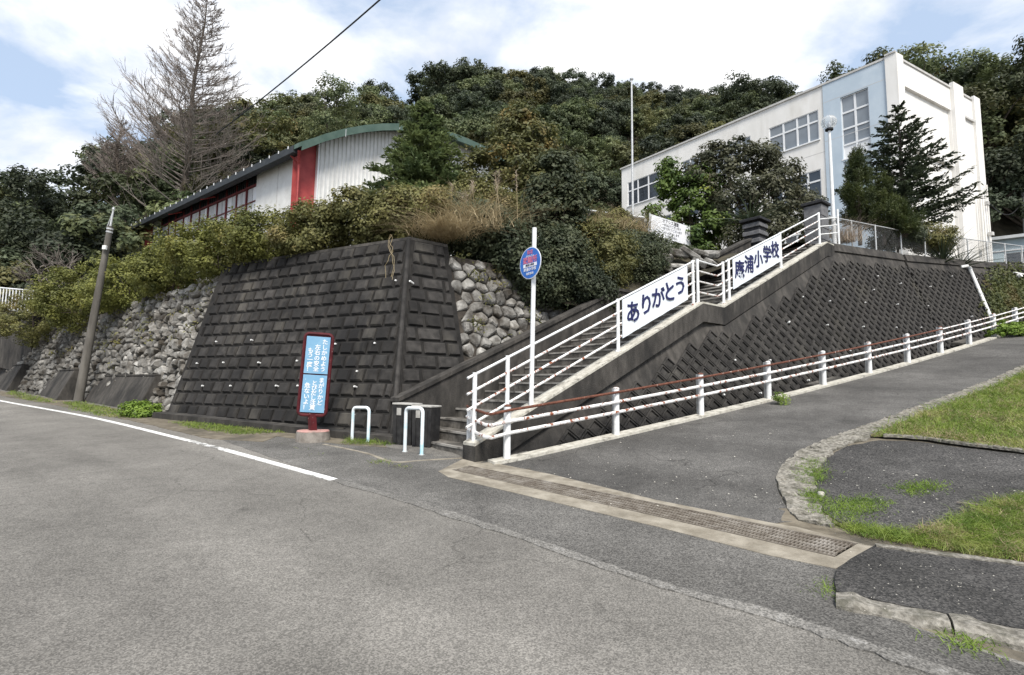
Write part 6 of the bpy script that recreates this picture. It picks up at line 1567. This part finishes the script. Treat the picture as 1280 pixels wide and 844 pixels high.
# yard trees
p = at(866, 318, 20.8)
broad_tree('broadleaf_tree', (p.x, 20.8, 5.7), [E((0, 0, 2.6), (1.0, 1.0, 1.3)), E((-.7, 0, 3.7), (.6, .6, .7)), E((.25, 0, 3.7), (.8, .8, .7)), E((.5, -.2, 1.8), (.9, .9, .9)), E((-.5, -.2, 1.8), (.8, .8, .8)), E((-.95, 0, 4.35), (.42, .4, .42)), E((-1.7, 0, 2.6), (.4, .35, .45)), E((.8, 0, 3.0), (.6, .6, .6)), E((0, -.3, 1.0), (.9, .6, .7))],
           'bright yellow-green tree beside the notice board', MATS['leaf_bright'], 190, 60, .33, .17, .09, 92)
p = at(955, 300, 20.5)
broad_tree('broadleaf_tree', (p.x, 20.5, 5.5), [E((0, 0, 2.9), (1.5, 1.3, 1.6)), E((-1.3, 0, 3.4), (1.1, 1.0, 1.4)), E((1.2, 0, 2.6), (1.2, 1.0, 1.3)), E((-.4, 0, 4.5), (1.0, 1.0, .8)), E((.7, 0, 4.1), (.9, .9, .8)), E((-1.8, 0, 4.2), (.7, .6, .7)), E((1.9, 0, 2.0), (.8, .8, 1.0)), E((0, -.6, 1.4), (1.9, .8, 1.1)), E((.1, 0, 5.2), (.55, .5, .5)), E((-1.0, 0, 5.2), (.6, .5, .6)), E((-1.9, 0, 5.0), (.6, .5, .6)), E((-2.5, 0, 4.3), (.6, .5, .7))],
           'wide grey-green tree in front of the school windows between flagpole and lamp', MATS['leaf_grey'], 390, 56, .34, .15, .1, 93, inner=.2, nb=16)
def pine(px, py_bot, py_top, Y, r, label, seed):
    rng = np.random.default_rng(seed); p = at(px, py_bot, Y); H = at(px, py_top, Y).z - p.z; e = empty('pine_tree', (p.x, Y, p.z), label, 'tree', 'young pines by the lamp post')
    mb = MB(); mb.tube([Vector((0, 0, -.2)), Vector((.05, 0, H * .6)), Vector((0, 0, H))], [.07, .045, .015], 7); C = []; D = []
    for k in range(34):
        f = rng.uniform(.2, 1); a = rng.uniform(0, 6.28); q = r * (1.15 - f) * rng.uniform(.3, 1); t = np.array([math.cos(a) * q, math.sin(a) * q, H * f]); branches(mb, (0, 0, max(H * f - .3, .1)), [tuple(t)], .02, rng, sides=4)
        for c in range(3):
            tip = t + rng.normal(size=3) * .1; axis = np.array([t[0] * .2, t[1] * .2, .35]) + rng.normal(size=3) * .06
            for s in np.linspace(0, 1, 9):
                d = unit(rng.normal(size=(13, 3)) + np.array([0, 0, .9])); C.append(np.repeat((tip + axis * s)[None], 13, 0) + d * .05); D.append(d)
    C = np.concatenate(C); D = np.concatenate(D); n = len(C); B = unit(np.cross(D, rng.normal(size=(n, 3)))); L = .13; V = np.stack([C, C + B * .013 + D * L * .5, C + D * L, C - B * .013 + D * L * .5], 1).reshape(-1, 3)
    link('crown', np_mesh('crown', V, np.arange(4 * n).reshape(n, 4), MATS['leaf_pine']), e); me = bpy.data.meshes.new('trunk'); me.from_pydata([tuple(v) for v in mb.v], [], mb.f); me.update(); link('trunk', me, e, MATS['bark'])
pine(1075, 300, 196, 18.6, .75, 'taller young pine right beside the lamp post', 94)
pine(1105, 300, 235, 18.8, .8, 'bushy young pine below the blue school panel', 95)
pine(1125, 302, 262, 18.6, .6, 'lowest young pine at the foot of the dark fir', 96)
YG = 'low shrubs behind the chain-link fence'
bush(1122, 306, 272, 19.2, .9, 'low dark shrub behind the fence under the fir', 'leaf_dark', 97, group=YG, leaf=.08, ncl=80)
bush(1165, 310, 280, 19.8, .9, 'low brownish shrub behind the fence beside the spiky plant', 'leaf_hedge_olive', 98, group=YG, leaf=.08, ncl=80)

# ---- grasses --------------------------------------------------------------------------------
def blades(P, D, L, W, bend, rng, seg=3):
    """curved blades: P roots (n,3), D directions (n,3), length, width arrays"""
    n = len(P); s = np.linspace(0, 1, seg + 1); side = unit(np.cross(D, np.array([0, 0, 1.]) + rng.normal(size=(n, 3)) * .3)); hor = D.copy(); hor[:, 2] = 0; hor = unit(hor + 1e-6)
    L = np.broadcast_to(L, n); W = np.broadcast_to(W, n); bend = np.broadcast_to(bend, n)
    V = []
    for k in s:
        c = P + D * (L * k)[:, None] + hor * (L * bend * k ** 2)[:, None] - np.array([0, 0, 1.]) * (L * bend * .6 * k ** 2.5)[:, None]; w = (W * (1 - k * .92) / 2)[:, None]; V += [c - side * w, c + side * w]
    V = np.stack(V, 1); m = 2 * (seg + 1); base = (np.arange(n) * m)[:, None]; F = np.concatenate([np.stack([base[:, 0] + 2 * k, base[:, 0] + 2 * k + 1, base[:, 0] + 2 * k + 3, base[:, 0] + 2 * k + 2], 1) for k in range(seg)]); return V.reshape(-1, 3), F
def grass_clump(name, base, n, L, spread, label, m, seed, width=.012, bend=.6, plumes=0, group=None, ph=1.6, lean=None, cat='grass'):
    rng = np.random.default_rng(seed); e = empty(name, base, label, cat, group)
    P = rng.normal(size=(n, 3)) * np.array([spread, spread, 0]) * .35; D = unit(np.stack([rng.normal(size=n) * .42, rng.normal(size=n) * .42, np.ones(n)], 1) + (np.array(lean) if lean else 0)); V, F = blades(P, D, L * rng.uniform(.5, 1.15, n), width, bend * rng.uniform(.5, 1.5, n), rng, 4)
    link('leaves', np_mesh('leaves', V, F, MATS[m]), e)
    for k in range(plumes):
        q = Vector((rng.normal() * spread * .45, rng.normal() * spread * .3, 0)); hgt = ph * rng.uniform(.75, 1.1); dx = rng.normal() * .09
        tip = q + Vector((dx * hgt, 0, hgt)); st_ = MB(); st_.tube([q, (q + tip) / 2, tip], [.008, .007, .004], 4)
        me = bpy.data.meshes.new('stalk'); me.from_pydata([tuple(v) for v in st_.v], [], st_.f); so_ = link('stalk', me, e, MATS['straw'])
        nn_ = 34; s = rng.uniform(0, 1, nn_); Cp = np.array(tip)[None] - np.array([dx, 0, 1.])[None] * (s * hgt * .3)[:, None] + rng.normal(size=(nn_, 3)) * .018; Dp = unit(np.stack([dx + rng.normal(size=nn_) * .3, rng.normal(size=nn_) * .3, np.ones(nn_)], 1)); V, F = blades(Cp, Dp, .13, .014, .5, rng, 2); link('plume', np_mesh('plume', V, F, MATS['plume']), so_)
    return e
p = at(590, 292, 12.1); grass_clump('pampas_grass', (p.x, p.y, p.z), 900, 1.25, 1.2, 'dry pampas grass with tall plumes above the block wall return', 'straw', 111, width=.013, bend=.75, plumes=10, ph=1.5)
p = at(555, 296, 11.6); grass_clump('dry_grass', (p.x, p.y, p.z), 700, .8, .85, 'straw-coloured dry grass spilling over the block wall corner', 'straw', 112, bend=1.1, lean=(0, -.5, -.1))
p = at(485, 268, 12.9); grass_clump('dry_grass', (p.x, p.y, p.z - .6), 260, 1.1, .8, 'thin dry grass stalks sticking up through the brownish bush', 'straw', 113, plumes=4, ph=1.35)
p = at(742, 290, 15.0); grass_clump('dry_grass', (p.x, p.y, p.z), 420, 1.0, 1.0, 'dry straw grass tangled on the bank beside the white T-shaped post', 'straw', 114, bend=.9)
p = at(790, 292, 16.2); grass_clump('dry_grass', (p.x, p.y, p.z), 420, .95, .9, 'dry straw grass tuft left of the notice board', 'straw', 115, bend=.8)
p = at(1056, 303, 16.6); grass_clump('dry_grass', (p.x, p.y, p.z), 420, .95, .55, 'pinkish dry grass behind the fence beside the lamp post', 'plume', 116, bend=.35)
def spiky(base, n, L, label, seed, m='leaf_fir', width=.06, name='spiky_plant', droop=.25):
    rng = np.random.default_rng(seed); e = empty(name, base, label, 'plant'); a = rng.uniform(0, 6.28, n); el = rng.uniform(.1, 1.25, n); D = np.stack([np.cos(a) * np.cos(el), np.sin(a) * np.cos(el), np.sin(el)], 1)
    V, F = blades(np.zeros((n, 3)), D, L * rng.uniform(.75, 1.1, n), width, droop, rng, 4); link('leaves', np_mesh('leaves', V, F, MATS[m]), e); MB().tube([Vector(base) - Z * .3, Vector(base) + Z * .03], .09, 8).build('stem', MATS['bark'], e)
p = at(1193, 300, 18.8); spiky((p.x, p.y + .6, p.z - .75), 70, 1.55, 'spiky dark plant with sword leaves poking above the fence', 121)
p = at(1212, 306, 19.6); spiky((p.x, p.y + .5, p.z - .8), 50, 1.3, 'smaller spiky plant beside the school end wall', 122)
p = at(938, 272, 18.4); spiky((p.x, p.y, p.z - .2), 70, 1.3, 'palm-like cycad fanning out above the striped gate pillar', 123, droop=.55, width=.09, name='cycad')
# rocks at the top of the bank
rk = empty('rock_bank', at(850, 345, 14.9), 'pile of large pale angular rocks between shrub and upper banner', 'rocks')
rng_ = random.Random(4)
for k in range(16):
    px_ = 815 + (k % 6) * 15 + rng_.uniform(-5, 5); py_ = 318 + (k // 6) * 14 + rng_.uniform(-3, 3) + (px_ - 850) * -.05; c = at(px_, py_, 15.3 - (k // 6) * .35)
    ax = Vector((rng_.uniform(.6, 1), rng_.uniform(-.5, .5), rng_.uniform(-.5, .1))).normalized(); ay = Vector((-.2, rng_.uniform(.6, 1), .3)); ay = (ay - ax * ay.dot(ax)).normalized(); MB().box(c, (rng_.uniform(.18, .34), rng_.uniform(.15, .25), rng_.uniform(.06, .14)), ax, ay, ax.cross(ay)).build('rock', MATS['rubble_stone'], rk, bevel=.035)

# ground cover -----------------------------------------------------------------------------------
def in_poly(x, y, poly):
    c = False; n = len(poly); j = n - 1
    for i in range(n):
        xi, yi = poly[i]; xj, yj = poly[j]
        if (yi > y) != (yj > y) and x < (xj - xi) * (y - yi) / (yj - yi) + xi: c = not c
        j = i
    return c
def turf(name, pxpoly, n, L, label, m, seed, off=0.0, width=.006, xy=None, clump=0, rag=.06):
    rng = np.random.default_rng(seed); poly = xy or [tuple(gp(*p).xy) for p in pxpoly]; xs = [p[0] for p in poly]; ys = [p[1] for p in poly]; P = []
    cen = [(rng.uniform(min(xs), max(xs)), rng.uniform(min(ys), max(ys))) for _ in range(clump)] if clump else None
    tries = 0
    while len(P) < n and tries < n * 30:
        tries += 1
        if cen: c = cen[rng.integers(len(cen))]; x, y = c[0] + rng.normal() * (.07 if clump < 100 else .16), c[1] + rng.normal() * (.07 if clump < 100 else .16)
        else: x, y = rng.uniform(min(xs), max(xs)), rng.uniform(min(ys), max(ys))
        if in_poly(x, y, poly):
            x += rng.normal() * rag; y += rng.normal() * rag; P.append((x, y, zg(x, y) + off))
    n = len(P); P = np.array(P); D = unit(np.stack([rng.normal(size=n) * .5, rng.normal(size=n) * .5, np.ones(n)], 1)); V, F = blades(P, D, L * rng.uniform(.4, 1.25, n), width, rng.uniform(.2, 1.2, n), rng, 2)
    return tag(link(name, np_mesh(name, V, F, MATS[m])), label, 'grass', kind='stuff')
turf('grass', lawn2_px, 24000, .10, 'short green and straw grass along the lower edge of the asphalt pad', 'grass_blade', 131, off=.02)
turf('grass', None, 42000, .17, 'sunlit green and straw grass on the lawn right of the drive', 'grass_blade', 132, off=.04, width=.011, xy=[(p[0], p[1]) for p in lawn1])
turf('grass', None, 9000, .15, 'dead straw-coloured grass mixed through the lawn right of the drive', 'straw', 232, off=.045, width=.008, xy=[(p[0], p[1]) for p in lawn1], clump=120)
turf('grass', [(1150, 671), (1200, 655), (1262, 629), (1300, 640), (1300, 708), (1180, 688)], 2200, .10, 'dead straw-coloured grass mixed through the lower grass', 'straw', 233, off=.02, clump=30)
turf('grass', [(1005, 580), (1020, 572), (1030, 590), (1022, 612), (1030, 640), (1045, 655), (1030, 658), (1012, 625), (1005, 600)], 1500, .06, 'grass tufts growing through the curved stone border', 'grass_fresh', 133, off=.02, clump=26)
turf('grass', [(1040, 628), (1085, 622), (1110, 628), (1095, 640), (1060, 650), (1040, 645)], 1300, .05, 'patch of fresh grass on the near corner of the asphalt pad', 'grass_fresh', 134, off=.008)
turf('grass', [(1122, 612), (1150, 604), (1182, 605), (1165, 614), (1140, 620)], 700, .05, 'small fresh grass patch in the middle of the asphalt pad', 'grass_fresh', 135, off=.008)
turf('grass', [(215, 528), (330, 533), (368, 541), (300, 544), (240, 536)], 2600, .09, 'grass strip at the foot of the block wall left of the blue sign', 'grass_blade', 136, off=.01, width=.010)
turf('grass', [(78, 503), (100, 503), (160, 516), (180, 524), (130, 522), (90, 512)], 1800, .10, 'grass strip along the buttress by the utility pole', 'grass_blade', 137, off=.01, width=.012)
turf('grass', [(14, 489), (60, 500), (68, 505), (30, 500), (10, 493)], 900, .10, 'grass strip under the middle buttress', 'grass_blade', 138, off=.01, width=.012)
turf('weeds', [(435, 549), (487, 552), (487, 558), (430, 556)], 700, .14, 'weeds at the corner of block wall and stair parapet', 'grass_blade', 139, off=.01)
turf('weeds', [(1180, 792), (1225, 800), (1225, 822), (1185, 812)], 160, .07, 'weed tuft growing against the kerb', 'grass_fresh', 140, off=.0, clump=3)
turf('weeds', [(1025, 736), (1045, 728), (1048, 742), (1030, 750)], 130, .05, 'weed tuft at the end of the kerb', 'grass_fresh', 141, off=.0, clump=3)
turf('weeds', [(340, 552), (520, 585), (540, 590), (420, 575)], 160, .05, 'scattered weeds along the edging in front of the steps', 'grass_blade', 142, off=.005, clump=14)
def low_plant(px, py, rx, h, label, m, seed, leaf=.05, ncl=40):
    b = gp(px, py); rng = np.random.default_rng(seed); return broad_tree('weed_clump', b, [E((0, 0, h * .4), (rx, rx * .7, h * .6)), E((rx * .4, 0, h * .3), (rx * .6, rx * .6, h * .5))], label, MATS[m], ncl, 60, .12, leaf, .01, seed, 'plant', nb=3, inner=.1)
low_plant(174, 521, .42, .34, 'round bright green weed at the foot of the widest buttress', 'grass_fresh', 151, .07)
low_plant(1258, 421, .55, .5, 'bright green weed clump beside the upper guard rail post', 'grass_fresh', 152, .09)
low_plant(976, 506, .1, .2, 'small pale weed behind the guard rail', 'grass_blade', 153, .04, 9)
# ivy on the far end of the wall, trailing dry vine at the block wall corner
rng = np.random.default_rng(160); Cc = []
for k in range(5200):
    px_ = rng.normal(1262, 22); py_ = rng.normal(368, 17)
    if py_ < 328 or py_ > 410 or px_ < 1215: continue
    if (px_ - 1225) < (py_ - 330) * -.1 + 6 + rng.normal() * 8: continue
    u_, h_ = on_face(PB, px_, py_); q = PB.p(u_, h_, .06 + rng.uniform(0, .08)); Cc.append(tuple(q))
Cc = np.array(Cc); Nn = unit(np.array(PB.n)[None] + rng.normal(size=Cc.shape) * .6); V, F = leaf_quads(Cc, Nn, .13 * rng.uniform(.6, 1.3, len(Cc)), .08, rng)
tag(link('ivy', np_mesh('ivy', V, F, MATS['leaf_ivy'])), 'green ivy covering the far end of the patterned wall', 'ivy', kind='stuff')
rng = np.random.default_rng(161); mb = MB()
for k in range(3):
    c0 = RT.p(.38 + rng.uniform(0, .12), HT, .05); pts = [c0]
    for j in range(9): c0 = c0 + Vector((rng.normal() * .035, -.03 + rng.normal() * .02, -uni(.06, .14))); pts.append(Vector(c0))
    mb.tube(pts, [.005] * 10, 4)
tag(mb.build('dry_vine', MATS['straw']), 'dry vine stems trailing down the block wall corner', 'vine')
# weeds rooted in the joints of both rubble walls
rng = np.random.default_rng(180); Cc = []
for face, u0_, u1_, topf, nn_ in ((LR, .3, 12, ltop, 60), (RB, 1.9, 5.5, rtop, 26)):
    for k in range(nn_):
        u_ = rng.uniform(u0_, u1_); h_ = topf(u_) * (1 - abs(rng.normal()) * .22); q = face.p(u_, h_, .08)
        if h_ < zg(q.x, q.y): continue
        for j in range(34): Cc.append(tuple(q + Vector((rng.normal() * .1, rng.normal() * .05, rng.normal() * .08))))
Cc = np.array(Cc); V, F = leaf_quads(Cc, unit(np.array([0, -.6, .6])[None] + rng.normal(size=Cc.shape) * .6), .08 * rng.uniform(.5, 1.4, len(Cc)), .04, rng)
tag(link('weeds', np_mesh('wall_weeds', V, F, MATS['leaf_hedge_olive'])), 'small weeds rooted in the joints of the rubble walls', 'weeds', kind='stuff')
# fallen sticks and scattered grit on the pad
for (a, b, lab) in (((1196, 632), (1232, 636), 'pale stick lying on the asphalt pad'),):
    tag(MB().tube([gp(*a) + Z * .03, gp(*b) + Z * .03], .008, 6).build('stick', MATS['twig_grey']), lab, 'stick')
for (px_, py_, r, lab) in ((1026, 621, .035, 'small white stone on the pad beside the curved border'),):
    c = gp(px_, py_) + Z * r * .5; V, F = stone_solid([(-r, -r), (r, -r * .8), (r * .9, r), (-r * .7, r * 1.1)], (0, 0), 1, r, .5); mb = MB(); mb.add([c + Vector(v) for v in V], F); tag(mb.build('stone', MATS['kerb_pale'], smooth=True), lab, 'stone')
rng = np.random.default_rng(170); mb = MB()
for k in range(650):
    z_ = rng.random()
    if z_ < .45: px_, py_ = rng.uniform(690, 1000), rng.uniform(535, 640)
    elif z_ < .8: px_, py_ = rng.uniform(1020, 1280), rng.uniform(555, 670)
    else: px_, py_ = rng.uniform(1060, 1280), rng.uniform(695, 780)
    c = gp(px_, py_); r = rng.uniform(.003, .009) * (1 if py_ < 680 else .6); o_ = .014 if z_ < .45 else (.01 if z_ < .8 else .057)
    c.z += o_; P = [c + Vector((rng.normal() * r, rng.normal() * r, 0)) for _ in range(3)]; mb.add(P + [c + Z * r], [(0, 1, 3), (1, 2, 3), (2, 0, 3)])
tag(mb.build('gravel', MATS['kerb_pale']), 'fine pale grit scattered over the drive and the asphalt pad', 'gravel', kind='stuff')
print('OBJECTS', len(bpy.data.objects), 'diamonds', NDIA, 'left stones', nL)
